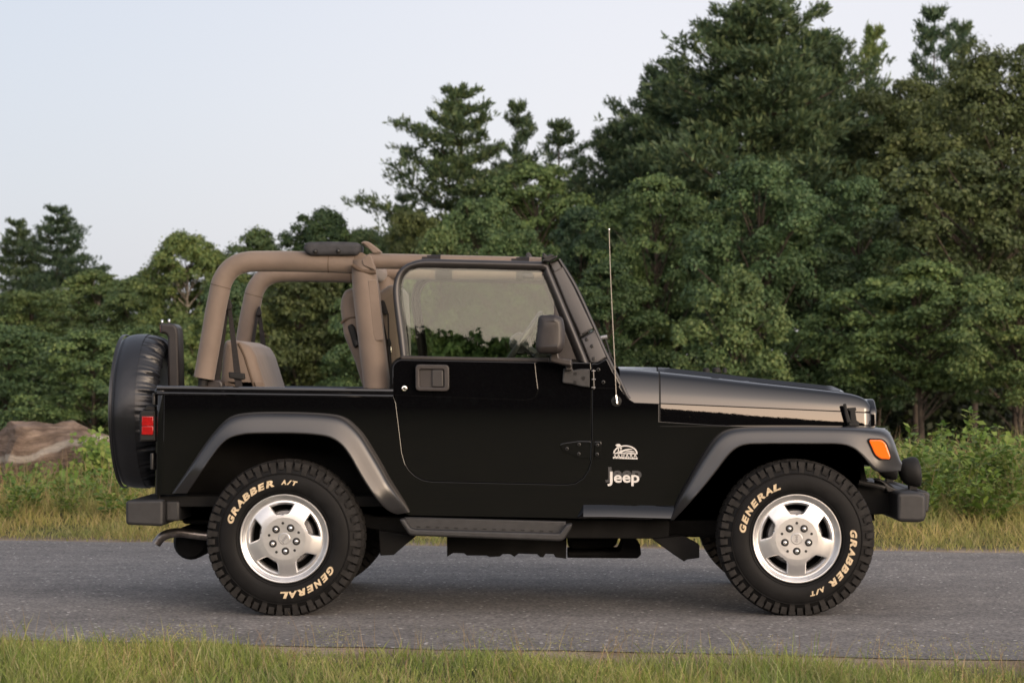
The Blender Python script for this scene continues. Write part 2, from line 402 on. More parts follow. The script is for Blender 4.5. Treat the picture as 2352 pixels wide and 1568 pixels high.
# ---- hood and cowl
def itp(tab, x):
    if x <= tab[0][0]: return tab[0][1]
    for (a, b), (c, d) in zip(tab, tab[1:]):
        if x <= c: return b+(d-b)*(x-a)/(c-a)
    return tab[-1][1]
def smooth_tab(pts): return [tuple(p) for p in cat(pts, 8)]
SHO = smooth_tab(z3((100, 290), (250, 297), (405, 312), (700, 343), (1000, 379), (1300, 412), (1500, 434), (1640, 452), (1720, 468), (1775, 490), (1812, 525), (1835, 578), (1849, 640), (1853, 664)))
BOT = z3((100, 640), (405, 655), (800, 668), (1180, 676), (1853, 668))
CRE = z3((100, 516), (400, 526), (1640, 580), (1853, 590))
TOP = smooth_tab(z3((100, 276), (395, 281), (700, 300), (1000, 331), (1300, 370), (1540, 402), (1610, 414), (1660, 442), (1700, 470), (1760, 500), (1853, 670)))
def hood_section(x, mode='hood'):
    yb, ys, yc, yt = itp(BOT, x), itp(SHO, x), itp(CRE, x), itp(TOP, x)
    yc = max(yc, ys+(yb-ys)*.30); yt = max(min(yt, ys-1), ys-12) if x < 1960 else ys-1
    t = (x-1420)/590
    b = .150+.17*max(t, 0)**1.15
    if x > 1985: b += .05*((x-1985)/27)**2
    h = (yb-ys)/120.0
    low = [(yb+3, b+.004), (yb, b+.0), (yb+(yc-yb)*.5, b+.0010), (yc+1.3, b+.0042), (yc, b+.0085), (yc-1.3, b+.0072)]
    if mode == 'cowl': low = [(yc+1, b+.002), (yc, b+.0072)]
    up = cat([(yc-1.3, b+.0072), (yc+(ys-yc)*.35, b+.0165*h+.001), (yc+(ys-yc)*.66, b+.036*h), (yc+(ys-yc)*.87, b+.058*h), (yc+(ys-yc)*.97, b+.090*h), (ys, b+.130*h+.005), (ys-1.0, b+.19*h+.01)], 4)[1:]
    top = [(ys-1.4, .40), (ys-1.6, .445), (yt+.8, .475), (yt, .50), (yt-.3, .62), (yt-.4, .85)]
    pr = low+[tuple(q) for q in up]+[q for q in top]
    # silhouette heights are true for the near edge; keep the far parts of the section level
    out = []
    for y, Y in pr:
        p = P(x, y, b+.02); out.append(Vector((p.x, Y, p.z)))
    half = out[:-1]
    return half+[out[-1]]+[Vector((p.x, CARY-p.y, p.z)) for p in reversed(half)]
xs = [1517.5]+list(np.linspace(1530, 1940, 24))+list(np.linspace(1950, 2011, 14))
rows = [hood_section(x) for x in xs]
hg = grid(rows, flip=False)
hood = obj('hood', [hg, (list(rows[0]), [tuple(range(len(rows[0])))])], PAINT, car, angle=28)
rows = [hood_section(x, 'cowl') for x in (1424, 1440, 1460, 1480, 1500, 1513.5)]
# rear lower edge follows the swept line of the windscreen pillar
cow = grid(rows, flip=False)
# front fender tops between hood and flare
fx = [1516, 1600, 1700, 1781, 1860, 1940, 2000, 2030, 2045]
FOs = resample(cat(FO, 6), 120)
fo_tab = sorted([(p.x, p.y) for p in FOs if p.x > 1690])
rows = []
for x in fx:
    yo = itp(fo_tab, x) if x > 1760 else 979
    yb = itp(BOT, min(x, 2011))+5
    b = .150+.17*max((min(x, 2011)-1420)/590, 0)**1.15
    rows.append([P(x, yo, BY-.005), P(x, yo-2, BY+.02), Vector((P(x, yb, b).x, b+.05, P(x, yb-2, b).z))])
pair('front_fender', [grid(rows, flip=False)], PAINT, car)
obj('cowl', [cow], PAINT, car, angle=28)
# dark strip in the hood gap, standing in for its shade
obj('hood_gap_shade', [xf((lambda r: grid([[v+Vector((0, .004, -.002)) for v in hood_section(1511)], [v+Vector((0, .004, -.002)) for v in hood_section(1519)]]))(0), lambda v: v)], RUBBER, car)
# hood bumpers, washer nozzles
for (x, y, w_, Y) in ((1622, 851, 9, .62), (1645, 850, 10, .42), (1665, 851, 5, .55)):
    c = P(x, y, Y)
    obj('hood_bumper', [lathe([(0, .014), (.010*w_/9, .013), (.017*w_/9, .007), (.018*w_/9, -.01)], c, 'Z', 20)], RUBBER, hood)
# hood latch
lt = z3((1640, 530), (1665, 528), (1668, 560), (1690, 555), (1722, 556), (1724, 590), (1735, 660), (1740, 682), (1670, 680), (1650, 640))
lt_strap = z3((1635, 530), (1655, 526), (1665, 575), (1690, 655), (1660, 660), (1645, 600))
lt2 = z3((1666, 556), (1720, 552), (1724, 572), (1716, 576), (1726, 640), (1742, 650), (1742, 682), (1668, 682), (1662, 655), (1684, 640), (1680, 580), (1666, 574))
pair('hood_latch', [slab(lt2, .278, .022, .004), slab(rnd(lt_strap, 2), .268, .02, .005), slab(z3((1672, 655), (1736, 655), (1738, 676), (1676, 678)), .262, .02, .004)], RUBBER, car)
# ---- grille with slots and round headlamps
gx0, gx1 = P(2008, 0, BY).x, P(2019, 0, BY+.1).x
gz0, gz1 = P(0, 1075, BY).z, P(0, 917, BY).z
gl = rnd([(.33, gz0), (.325, gz1-.06), (.37, gz1), (CARY-.37, gz1), (CARY-.325, gz1-.06), (CARY-.33, gz0)], [.01, .06, .05, .05, .06, .01])
def rnd2(pts, r):
    out = []
    for i in range(len(pts)):
        a, b, c = Vector(pts[i-1]), Vector(pts[i]), Vector(pts[(i+1) % len(pts)])
        p, q = b+(a-b).normalized()*r, b+(c-b).normalized()*r
        for k in range(5): t = k/4; out.append(tuple((1-t)**2*p+2*t*(1-t)*b+t*t*q))
    return out
gl = rnd2([(.33, gz0), (.325, gz1-.05), (.40, gz1), (CARY-.40, gz1), (CARY-.325, gz1-.05), (CARY-.33, gz0)], .025)
holes = [rnd2([(.85+(i-3)*.075-.02, gz0+.09), (.85+(i-3)*.075+.02, gz0+.09), (.85+(i-3)*.075+.02, gz1-.05), (.85+(i-3)*.075-.02, gz1-.05)], .012) for i in range(7)]
gg = curve_mesh([gl]+holes, .008, .010)
gm = lambda v: Vector((gx1-.015+v.z, v.x, v.y))
grille = obj('grille', [([gm(v) for v in gg[0]], gg[1])], PAINT, car)
obj('radiator', [rbox((gx0-.06, .5, gz0+.05), (gx0-.03, CARY-.5, gz1-.04), .003)], UNDER, grille)
for y in (.50, CARY-.50):
    obj('headlight', [withmat(lathe([(0, .012), (.05, .011), (.085, .006), (.092, .002)], (gx1, y, gz1-.14), 'X', 28), mat('headlight_lens', (.7, .7, .72), .1, coat=1)), withmat(lathe([(.090, .0), (.094, .007), (.102, .006), (.104, -.01)], (gx1, y, gz1-.14), 'X', 28), PAINT)], None, grille)
# ---- amber side lamps
for m_ in (False, True):
    lamp = slab(rnd(z3((1805, 769), (1895, 770), (1922, 795), (1951, 872), (1951, 901), (1885, 899), (1848, 868)), 6), -.016, .02, .005)
    bez = slab(rnd(z3((1796, 760), (1900, 761), (1932, 788), (1958, 870), (1958, 907), (1880, 906), (1842, 874)), 7), -.0115, .02, .003)
    gs = [withmat(lamp, ORANGE), withmat(bez, RUBBER)]
    if m_: gs = [mirror(g) for g in gs]
    obj('side_marker_lamp', gs, None, car)
# ---- doors
upper = rnd(z2((336, 1335), (334, 1110), (355, 1075), (390, 1054), (1452, 1075), (1462, 1180), (1478, 1300), (1455, 1355), (1390, 1374)), [1, 3, 5, 6, 2, 2, 8, 8, 12])
DTH = .03
FR_O = z2((398, 1052), (385, 950), (365, 800), (345, 640), (336, 530), (342, 450), (362, 385), (402, 335), (455, 300), (520, 278), (600, 266), (1000, 274), (1490, 287), (1545, 291), (1585, 380), (1700, 655), (1790, 872), (1878, 1085))
FR_I = z2((462, 1032), (452, 900), (434, 760), (412, 610), (404, 520), (406, 470), (420, 415), (448, 372), (485, 350), (530, 341), (640, 342), (1000, 349), (1490, 363), (1508, 385), (1548, 480), (1595, 590), (1700, 850), (1782, 1060))
fo = resample(cat(FR_O, 4), 70); fi = resample(cat(FR_I, 4), 70)
def make_door(far):
    M = mirror if far else (lambda g: g)
    door = obj('door', [M(slab(door_out, BY-.003, DTH, .0035, 3)), M(slab(upper, BY-.0066, .008, .0028, 3))], PAINT, car)
    # window frame: swept rounded section, leaning in a little towards the top
    rows = []
    lean_ = lambda y: (830-y)/240*.052
    for a, b in zip(fo, fi):
        row = []
        for t, d in ((0, .045), (-.0, .010), (.08, .001), (.22, -.006), (.40, -.007), (.60, -.003), (.74, .004), (.86, .014), (.97, .020), (1, .03), (1, .045)):
            p = a.lerp(b, t); row.append(P(p.x, p.y, BY+.006+d+lean_(p.y)))
        rows.append(row)
    fr = grid(rows, flip=True)
    sill = slab(z2((400, 1022), (1000, 1036), (1560, 1042), (1560, 1074), (1000, 1064), (400, 1052)), BY-.006, .035, .004)
    tri = slab(z2((1598, 615), (1612, 640), (1690, 842), (1775, 1055), (1605, 1045)), BY+.022, .012, .002)
    frame = obj('window_frame', [withmat(M(fr), FRAMEM), withmat(M(sill), PLASTB), withmat(M(tri), PLASTB)], None, door, angle=50)
    # seal inside the frame
    rows = []
    for a, b in zip(fo, fi):
        rows.append([P(*(a.lerp(b, t)), BY+.006+d+lean_(b.y)) for t, d in ((.93, .022), (1.0, .022), (1.10, .025), (1.13, .030), (1.13, .04))])
    obj('window_seal', [M(grid(rows, flip=True))], RUBBER, frame)
    # pane
    g = slab(z2((455, 1040), (440, 900), (425, 760), (402, 600), (396, 470), (415, 400), (460, 350), (540, 330), (1000, 340), (1495, 355), (1530, 430), (1601, 600), (1605, 1048)), 0, .004, .0)
    tilt = math.tan(R(GL_TILT)); z0 = P(0, 830, BY).z
    g = (list(g[0]), g[1])
    g = ([Vector((v.x*(1+.015), v.y+BY+.032+(CH+(v.z-CH)*1.015-z0)*tilt, CH+(v.z-CH)*1.015)) for v in g[0]], g[1])
    obj('window_pane', [M(g)], GLASS, door, angle=20)
    # handle
    hb = [withmat(M(slab(rnd(z2((512, 1090), (775, 1094), (778, 1304), (512, 1300)), 10), BY-.022, .02, .007)), PLAST)]
    ring = slab([rnd(z2((512, 1090), (775, 1094), (778, 1304), (512, 1300)), 10), rnd(z2((545, 1130), (735, 1132), (738, 1272), (545, 1270)), 4)], BY-.030, .016, .005)
    hb = [withmat(M(slab(rnd(z2((520, 1100), (768, 1102), (770, 1296), (520, 1292)), 10), BY-.016, .014, .003)), PLASTB), withmat(M(ring), PLASTB), withmat(M(slab(rnd(z2((642, 1134), (728, 1134), (730, 1270), (642, 1268)), 3), BY-.028, .02, .004)), FRAMEM)]
    obj('door_handle', hb, None, door)
    c = z2((427, 1281))[0]; c = P(*c, BY-.006)
    g = lathe([(0, -.006), (.006, -.006), (.0075, -.003), (.0085, -.005), (.0125, -.004), (.0135, .002)], c, 'Y', 24)
    obj('door_lock', [M(g)], CHROME, door)
    # mirror
    mh = slab(rnd(z2((1478, 706), (1600, 700), (1668, 722), (1684, 800), (1684, 940), (1655, 1004), (1476, 1006), (1453, 965), (1462, 850)), [8, 6, 8, 10, 10, 10, 9, 8, 8]), -.085, .16, .03, 4)
    mv = []
    for v in mh[0]:           # housing is deeper in front and tapers outward
        v = v.copy(); t = (v.x-P(1580/3.4133+803.9, 0, 0).x)/.07
        v.y += -.018*max(0, 1-abs(t-.2))
        mv.append(v)
    arm = slab(rnd(z2((1572, 985), (1632, 985), (1640, 1035), (1738, 1050), (1740, 1112), (1640, 1090), (1565, 1070)), 3), .03, .06, .008)
    brk = slab(rnd(z2((1672, 1120), (1745, 1118), (1748, 1136), (1800, 1126), (1880, 1126), (1880, 1275), (1800, 1264), (1740, 1248), (1662, 1238)), [5, 3, 1, 2, 2, 3, 3, 3, 5]), BY-.022, .02, .006)
    arm2 = slab(rnd(z2((1690, 1060), (1742, 1060), (1742, 1140), (1690, 1140)), 3), .07, .05, .006)
    gs = [withmat(M((mv, mh[1])), PLASTB), withmat(M(arm), PLASTB), withmat(M(arm2), PLASTB), withmat(M(brk), PLAST)]
    for (x, y) in z2((1766, 1164), (1830, 1199), (1764, 1232)):
        gs.append(withmat(M(lathe([(0, -.003), (.0075, -.003), (.009, .001)], P(x, y, BY-.022), 'Y', 16)), RUBBER))
    obj('side_mirror', gs, None, door)
    # lower hinge
    hg_ = [M(slab(rnd(z5((1292, 478), (1330, 470), (1420, 457), (1505, 459), (1503, 575), (1420, 574), (1310, 528), (1292, 500)), 3), BY-.013, .012, .003)),
           M(slab(rnd(z5((1528, 460), (1578, 462), (1576, 578), (1528, 575)), 3), BY-.010, .012, .003)),
           M(tube([P(*z5((1515, 455))[0], BY-.010), P(*z5((1513, 520))[0], BY-.010), P(*z5((1510, 592))[0], BY-.010)], .009, 12))]
    for x, y in z5((1338, 512), (1422, 482), (1420, 548), (1550, 487), (1548, 551)):
        hg_.append(withmat(M(lathe([(.003, -.005), (.0045, -.007), (.0075, -.006), (.009, .002)], P(x, y, BY-.012), 'Y', 16)), DARKM))
    obj('door_hinge', [g if len(g) > 2 else withmat(g, PAINT) for g in hg_], None, door)
    up_h = [withmat(M(tube([P(*z2((1903, 1132))[0], BY-.008), P(*z2((1908, 1285))[0], BY-.008)], .008, 12)), PAINT)]
    for x, y in z2((1912, 1142), (1912, 1208), (1910, 1272)):
        up_h.append(withmat(M(rbox(P(x-4, y, BY-.02)-Vector((.002, 0, .002)), P(x+3, y, BY-.016)+Vector((.002, .02, .002)), .001)), ALLOYD))
    obj('door_hinge', up_h, None, door)
    return door
GL_TILT = 4.3
door_near = make_door(False); door_far = make_door(True)
# ---- windscreen
wf = []; PTAN = math.tan(R(7.5)); PZ = P(0, 850, BY).z
pil_u = rnd(z2((1553, 292), (1634, 258), (1660, 300), (1760, 485), (1912, 808), (1806, 878), (1700, 640)), [2, 4, 2, 2, 1, 1, 2])
pil_l = rnd(z2((1808, 890), (1918, 818), (1962, 915), (2014, 1038), (1940, 1084), (1885, 1083), (1850, 1000)), [1, 1, 2, 3, 4, 3, 2])
edge = [P(*p, BY+.018) for p in z2((1637, 262), (1770, 480), (1916, 800), (2020, 1035), (2130, 1250), (2165, 1325), (2190, 1362))]
for f in ((lambda g: g), mirror):
    wf += [f(shear(slab(pil_u, BY+.006, .05, .010, 3), PTAN, PZ)), f(shear(slab(pil_l, BY+.006, .05, .008, 3), PTAN, PZ))]
    wf.append(f(shear(tube(cat(edge, 4), .0085, 10), PTAN, PZ)))
a, b = P(*z2((1580, 300))[0], BY+.04), P(*z2((1640, 275))[0], BY+.04)
hdr = [Vector((p.x, 0, p.z)) for p in (P(*q, BY+.02) for q in z2((1560, 292), (1634, 262), (1668, 325), (1605, 360)))]
wf.append(([Vector((p.x, y, p.z)) for y in (BY+.06, CARY-BY-.06) for p in hdr], [(0, 1, 5, 4), (1, 2, 6, 5), (2, 3, 7, 6), (3, 0, 4, 7)]))
base_ = [Vector((p.x, 0, p.z)) for p in (P(*q, BY+.02) for q in z2((1900, 1010), (2005, 1020), (2150, 1290), (2040, 1300)))]
wf.append(([Vector((p.x, y, p.z)) for y in (BY+.06, CARY-BY-.06) for p in base_], [(0, 1, 5, 4), (1, 2, 6, 5), (2, 3, 7, 6), (3, 0, 4, 7)]))
wind = obj('windscreen_frame', wf, FRAMEM, car, angle=40)
pa, pb = P(*z2((1650, 320))[0], BY+.02), P(*z2((2010, 1035))[0], BY+.02)
nrm = Vector((pb.z-pa.z, 0, -(pb.x-pa.x))).normalized()*.003
obj('windscreen_pane', [([q+s*nrm for s in (-1, 1) for q in (Vector((pa.x, BY+.07, pa.z)), Vector((pb.x, BY+.07, pb.z)), Vector((pb.x, CARY-BY-.07, pb.z)), Vector((pa.x, CARY-BY-.07, pa.z)))], [(0, 1, 2, 3), (7, 6, 5, 4), (0, 4, 5, 1), (1, 5, 6, 2), (2, 6, 7, 3), (3, 7, 4, 0)])], GLASS, wind)
bolts = []
for (x, y) in z2((1855, 894), (1897, 948), (1910, 1048)): pair('windscreen_bolt', [shear(lathe([(.003, -.003), (.005, -.006), (.008, -.005), (.0095, .002)], P(x, y, BY+.006), 'Y', 16), PTAN, PZ)], DARKM, wind)
plate = slab(rnd(z2((1890, 1086), (1942, 1086), (2012, 1048), (2062, 1150), (2118, 1247), (2085, 1285), (1898, 1280)), 3), BY-.006, .012, .003)
pb_ = [withmat(plate, PAINT)]
for (x, y) in z2((1947, 1133), (1986, 1231)): pb_.append(withmat(lathe([(.003, -.003), (.005, -.006), (.008, -.005), (.0095, .002)], P(x, y, BY-.006), 'Y', 16), DARKM))
obj('windscreen_hinge', pb_, None, car); obj('windscreen_hinge', [mirror(g) for g in pb_], None, car)
# crumpled black seal on top of the header
rng = random.Random(4)
for f in ((lambda g: g), mirror):
    s = []
    for pts in (z2((1500, 286), (1520, 262), (1560, 250), (1630, 240), (1612, 262), (1560, 290)), z2((1505, 255), (1512, 215), (1528, 222), (1545, 240), (1570, 226), (1600, 235), (1580, 262), (1530, 272))):
        s.append(f(slab(rnd(pts, 2), BY+.02, .07, .006)))
    obj('header_seal', s, DARKM, wind)
pair('sun_visor_clip', [slab(rnd(z2((1374, 262), (1378, 225), (1395, 209), (1412, 218), (1432, 250), (1430, 266)), 4), .33, .03, .008)], PODM, wind)
# wipers / catch hardware seen in front of the pillar
for Y in (.34, .8):
    wp = []
    wp.append(withmat(tube([P(*p, Y) for p in z2((1958, 888), (1985, 880), (2016, 876))], .010, 8), ALLOYD))
    wp.append(withmat(tube([P(*p, Y) for p in z2((2000, 890), (2020, 950), (2035, 1010), (2060, 1060), (2090, 1120))], .005, 8), RUBBER))
    wp.append(withmat(rbox(P(*z2((2010, 1030))[0], Y)-Vector((.012, .02, .01)), P(*z2((2050, 1008))[0], Y)+Vector((.0, .02, .006)), .006), RUBBER))
    obj('windscreen_wiper', wp, None, wind)
obj('interior_mirror', [rbox(P(*z2((1350, 420))[0], .75)-Vector((.0, .0, .0)), P(*z2((1440, 380))[0], .75)+Vector((.0, .24, .0)), .015)], PLASTB, wind)
# ---- antenna
ap = cat([P(*p, BY-.012) for p in z3((110, 500), (96, 200))]+[P(1402.5, 640, BY-.012), P(1399, 527, BY-.012)], 5)
ab = P(1415.7, 921, BY)
ant = obj('antenna', [withmat(tube(ap, [.0021]*len(ap), 8), mat('antenna_steel', (.30, .27, .23), .5, metal=.3)), withmat(lathe([(0, -.018), (.007, -.017), (.011, -.008), (.024, -.004), (.026, .002)], ab, 'Y', 24), RUBBER), withmat(tube([P(*p, BY-.014) for p in z3((114, 525), (112, 505), (108, 470))], [.0055, .0055, .0035], 10), CHROME)], None, car)
obj('antenna_tip', [lathe([(0, .004), (.004, .003), (.0045, 0), (.004, -.003), (0, -.004)], P(1399, 527, BY-.012), 'Z', 12)], CHROME, ant)
# ---- roll bars
NB = .30                                      # depth of the near bar
top_c = z1((815, 1200), (870, 890), (905, 680), (930, 560), (955, 450), (1005, 365), (1075, 312), (1170, 288), (1300, 284), (1500, 285), (1750, 290), (1990, 300))
path = cat([P(*p, NB) for p in top_c], 6)
def rad_r(i, n): return .0495
rb = tube(path, .0495, 20)
RB = []
rear_bar = [withmat(rb, TAN)]
foot = tube([P(*p, NB) for p in z1((800, 1285), (812, 1195))], .022, 12)
leg_b = cat([P(*p, NB-.02) for p in z1((2062, 270), (2072, 380), (2085, 500), (2105, 680), (2135, 950), (2178, 1300))], 5)
nb = len(leg_b)
lb = tube(leg_b, [.054+.010*min(1, i/(nb*.4)) for i in range(nb)], 20)
front_b = [P(*p, NB+.0) for p in z2((150, 282), (400, 286), (800, 290), (1200, 296), (1500, 300))]
fb = tube(front_b, [.037, .0365, .033, .031, .029], 18)
strap = lambda x0, x1: tube([P(*p, NB) for p in z2((x0, 284+(x0-150)*.013), (x1, 284+(x1-150)*.013))], .0315+.0045*(1200-x0)/700, 18)
cross = tube([P(*z1((2035, 290))[0], NB-.02), P(*z1((2035, 290))[0], NB-.02)+Vector((0, CARY-2*NB+.04, 0))], .046, 18)
def seam(path, i, r):
    p, q = path[i], path[i+1]; return tube([p, p+(q-p).normalized()*.004], r, 20)
for far in (False, True):
    M = mirror if far else (lambda g: g)
    bar = obj('roll_bar', [withmat(M(rb), TAN), withmat(M(lb), TAN), withmat(M(foot), RUBBER)], None, car, angle=60)
    for i in (22, len(path)-6): obj('padding_seam', [M(seam(path, i, .0503))], TAND, bar)
    obj('side_bar', [withmat(M(fb), TAN), withmat(M(strap(565, 712)), BELT), withmat(M(strap(1265, 1405)), BELT)], None, bar)
    flap = slab(rnd(z1((2100, 432), (2168, 428), (2190, 600), (2225, 900), (2160, 908), (2140, 850)), 4), NB-.082, .01, .003)
    fl2 = slab(rnd(z1((2050, 275), (2095, 228), (2122, 236), (2140, 290), (2165, 360), (2130, 345), (2062, 318)), 4), NB-.082, .02, .006)
    fl3 = slab(rnd(z1((2040, 140), (2070, 124), (2110, 132), (2160, 168), (2212, 214), (2180, 222), (2140, 225), (2110, 190)), 3), NB-.03, .06, .008)
    coll = tube(cat([P(*p, NB-.02) for p in z1((1985, 318), (2040, 352), (2110, 372), (2170, 372))], 4), .010, 10)
    obj('bar_cover_flap', [M(flap), M(fl2), M(fl3)], TAN, bar)
    obj('padding_seam', [M(xf(coll, lambda v: Vector((v.x, v.y-.052, v.z))))], TAND, bar)
obj('cross_bar', [cross], TAN, car)
pod = slab(rnd(z1((1590, 190), (1598, 150), (1625, 131), (1800, 127), (2010, 133), (2040, 150), (2036, 205), (2005, 236), (1660, 238), (1620, 225)), 5), NB-.075, .22, .022, 4)
for f in ((lambda g: g), mirror):
    gs = [withmat(f(pod), PODM)]
    for p in z1((1688, 206), (1868, 203)): gs.append(withmat(f(lathe([(0, -.010), (.007, -.008), (.011, -.001), (.012, .006)], P(*p, NB-.075), 'Y', 14)), DARKM))
    obj('speaker_pod', gs, None, car)
# ---- seats
def seat(y0, y1):
    pr = rnd(z1((1878, 640), (1885, 575), (1915, 510), (1975, 488), (2090, 500), (2190, 520), (2262, 468), (2330, 466), (2375, 520), (2390, 800), (2400, 1290), (2062, 1290), (1990, 1060), (1905, 860)), 6)
    g = slab(pr, y0, y1-y0, .045, 4)
    cush = pbox(840, 905, 1080, 985, y0, y1, .05)
    o = obj('front_seat', [g, cush], TAN, car, angle=60)
    pk = slab(rnd(z1((1938, 790), (1975, 772), (2000, 800), (2035, 945), (1995, 965), (1985, 945)), 4), y0-.012, .04, .008)
    obj('recline_handle', [withmat(pk, RUBBER), withmat(slab(rnd(z1((1995, 905), (2020, 900), (2030, 940), (2002, 952)), 2), y0-.018, .02, .004), DARKM)], None, o)
    sm = cat([P(*p, y0) for p in z1((1888, 770), (1930, 738), (2000, 722), (2200, 718))], 5)
    obj('seat_seam', [tube([q+Vector((0, .004, 0)) for q in sm], .006, 8)], TAND, o)
seat(.36, .80); seat(CARY-.80, CARY-.36)
rs = slab(rnd(z1((925, 1290), (940, 1200), (960, 960), (975, 905), (1020, 898), (1080, 905), (1170, 945), (1212, 1015), (1300, 1300)), 6), .46, .80, .04, 4)
rsb = obj('rear_seat', [rs], TAN, car, angle=60)
obj('seat_seam', [tube([P(*p, .462) for p in z1((1085, 925), (1130, 1020), (1180, 1180), (1210, 1280))], .006, 8)], TAND, rsb)
# ---- belts
for f in ((lambda g: g), mirror):
    an = slab(rnd(z1((985, 640), (1000, 600), (1015, 575), (1035, 640), (1025, 665), (990, 665)), 3), NB+.03, .03, .006)
    b1 = slab(z1((988, 650), (1008, 650), (935, 1270), (885, 1270)), NB+.045, .004, .0)
    b2 = slab(z1((1000, 650), (1030, 650), (1118, 1270), (1060, 1270)), NB+.035, .004, .0)
    bk = slab(rnd(z1((1005, 1150), (1130, 1162), (1136, 1205), (1110, 1215), (1010, 1198)), 3), NB+.025, .03, .006)
    rt = slab(rnd(z1((832, 1222), (860, 1208), (940, 1212), (962, 1235), (962, 1290), (832, 1290)), 4), NB+.02, .08, .01)
    obj('rear_belt', [withmat(f(an), BELT), withmat(f(b1), BELT), withmat(f(b2), BELT), withmat(f(bk), RUBBER), withmat(f(rt), PLASTB)], None, car)
    fan = slab(rnd(z1((2198, 600), (2215, 583), (2232, 600), (2258, 690), (2235, 705), (2212, 680)), 3), NB+.03, .02, .004)
    fb1 = tube([P(*p, NB+.04) for p in z1((2195, 640), (2255, 930), (2290, 1290))], .004, 8)
    fb2 = tube([P(*p, NB+.04) for p in z1((2258, 690), (2264, 880), (2268, 930))], .0035, 8)
    fbk = slab(rnd(z1((2250, 895), (2272, 885), (2284, 930), (2276, 950), (2256, 945)), 2), NB+.03, .02, .004)
    fst = slab(z1((2255, 945), (2278, 945), (2300, 1290), (2278, 1290)), NB+.04, .004, 0)
    tng = slab(rnd(z1((2274, 955), (2284, 955), (2286, 998), (2276, 1000)), 1), NB+.028, .006, .002)
    obj('front_belt', [withmat(f(g), m_) for g, m_ in ((fan, BELT), (fb1, BELT), (fb2, BELT), (fbk, RUBBER), (fst, BELT), (tng, CHROME))], None, car)
# ---- dashboard and steering wheel
dash = slab(rnd(z2((1560, 1200), (1500, 1090), (1420, 1020), (1500, 985), (1600, 975), (1900, 1010), (1960, 1200)), 4), BY+.08, CARY-2*BY-.16, .03, 3)
db_ = obj('dashboard', [dash], PLASTB, car)
ctr, tp = P(*z2((1335, 930))[0], 1.24), P(*z2((1432, 788))[0], 1.24)
bt = ctr+(ctr-tp); ax = (tp-bt).normalized(); rr_ = .19
ring = [ctr+ax*rr_*math.cos(a)+Vector((0, 1, 0))*rr_*math.sin(a) for a in np.linspace(0, 2*math.pi, 41)]
nd = Vector((ax.z, 0, -ax.x))
sw = [tube(ring, .014, 10, cap=False), tube([ctr, ctr+nd*.25], .025, 10)]
for a in (0, math.pi, math.pi*1.5): sw.append(tube([ctr, ctr+ax*.18*math.cos(a)+Vector((0, 1, 0))*.18*math.sin(a)], .014, 8))
sw.append(lathe([(0, -.02), (.05, -.015), (.06, .01)], ctr, 'Y', 16))
obj('steering_wheel', sw, mat('steering_vinyl', (.05, .05, .052), .3, spec=.6), car)
# ---- spare wheel with vinyl cover, carrier and high brake lamp
sc = P(318, 944, .80); rs_ = 176*10.8/4970
xl, xr2 = P(242, 0, .46).x, P(388, 0, .80).x
seg = 384; rows = []
prof = [(0.0, xl-.002), (.55, xl+.000), (.80, xl+.006), (.92, xl+.022), (.975, xl+.05), (1.0, xl+.09), (1.005, xl+.15), (1.0, xr2-.11), (.985, xr2-.075), (.955, xr2-.042), (.91, xr2-.016), (.86, xr2-.001), (.80, xr2+.002), (.74, xr2-.02), (.60, xr2-.035), (0, xr2-.035)]
prof = [tuple(p) for p in cat(prof, 3)]
rg = random.Random(2); ph = [rg.uniform(0, 6.28) for _ in range(8)]
for k in range(seg):
    a = 2*math.pi*k/seg; row = []
    for r, x in prof:
        g_ = max(0, 1-abs(x-(xr2-.025))/.075)**.7*(1 if .7 < r < 1.01 else 0)
        wv = sum(math.sin(n_*a+ph[i])*am for i, (n_, am) in enumerate(((43, .45), (67, .5), (91, .4), (29, .3))))
        f_ = r*(1+.011*g_*wv+.0025*math.sin(5*a+ph[5])+.002*math.sin(9*a+x*30))
        xx = x+.009*g_*wv
        row.append(Vector((xx, sc.y+rs_*f_*math.cos(a), sc.z+rs_*f_*math.sin(a))))
    rows.append(row)
spare = obj('spare_wheel', [grid(rows, close_u=True, flip=False)], COVER, car, angle=60)
pr = [(rs_*.985, xl+.028), (rs_*.985+.006, xl+.024), (rs_*.985+.006, xl+.036), (rs_*.99, xl+.04)]
obj('cover_piping', [lathe([(r, x-sc.x) for r, x in pr], sc, 'X', 96)], COVER, spare)
obj('spare_carrier', [rbox((xr2-.03, .72, sc.z-.12), (xr+.0, .92, sc.z+.10), .01), rbox((xr2+.01, .45, sc.z-.10), (xr2+.05, 1.45, sc.z-.02), .01), rbox((xr2, .50, sc.z+.05), (xr2+.04, .80, sc.z+.12), .01)], DARKM, car)
bl = slab(rnd(z1((470, 775), (485, 768), (575, 772), (604, 800), (612, 860), (622, 1285), (530, 1285), (530, 880), (515, 852), (470, 848)), [3, 2, 10, 8, 4, 2, 2, 8, 6, 2]), .62, .16, .012, 3)
br = obj('high_brake_lamp', [withmat(bl, PLASTB), withmat(rbox(P(367.3, 764, .64), P(369, 746, .64)+Vector((0, .12, 0)), .002), RED)], None, car)
for p in z1((488, 750), (543, 745)):
    obj('washer_nozzle', [tube([P(*p, .68)-Vector((0, 0, .02)), P(*p, .68)+Vector((0, 0, .006))], .006, 8)], CHROME, br)
# hinge/fastener brackets on the body edge
for q_ in ((345, 1040, 352, 1078), (349, 902, 356, 930)): obj('tailgate_hinge', [pbox(*q_, BY+.02, BY+.06, .004)], DARKM, car)
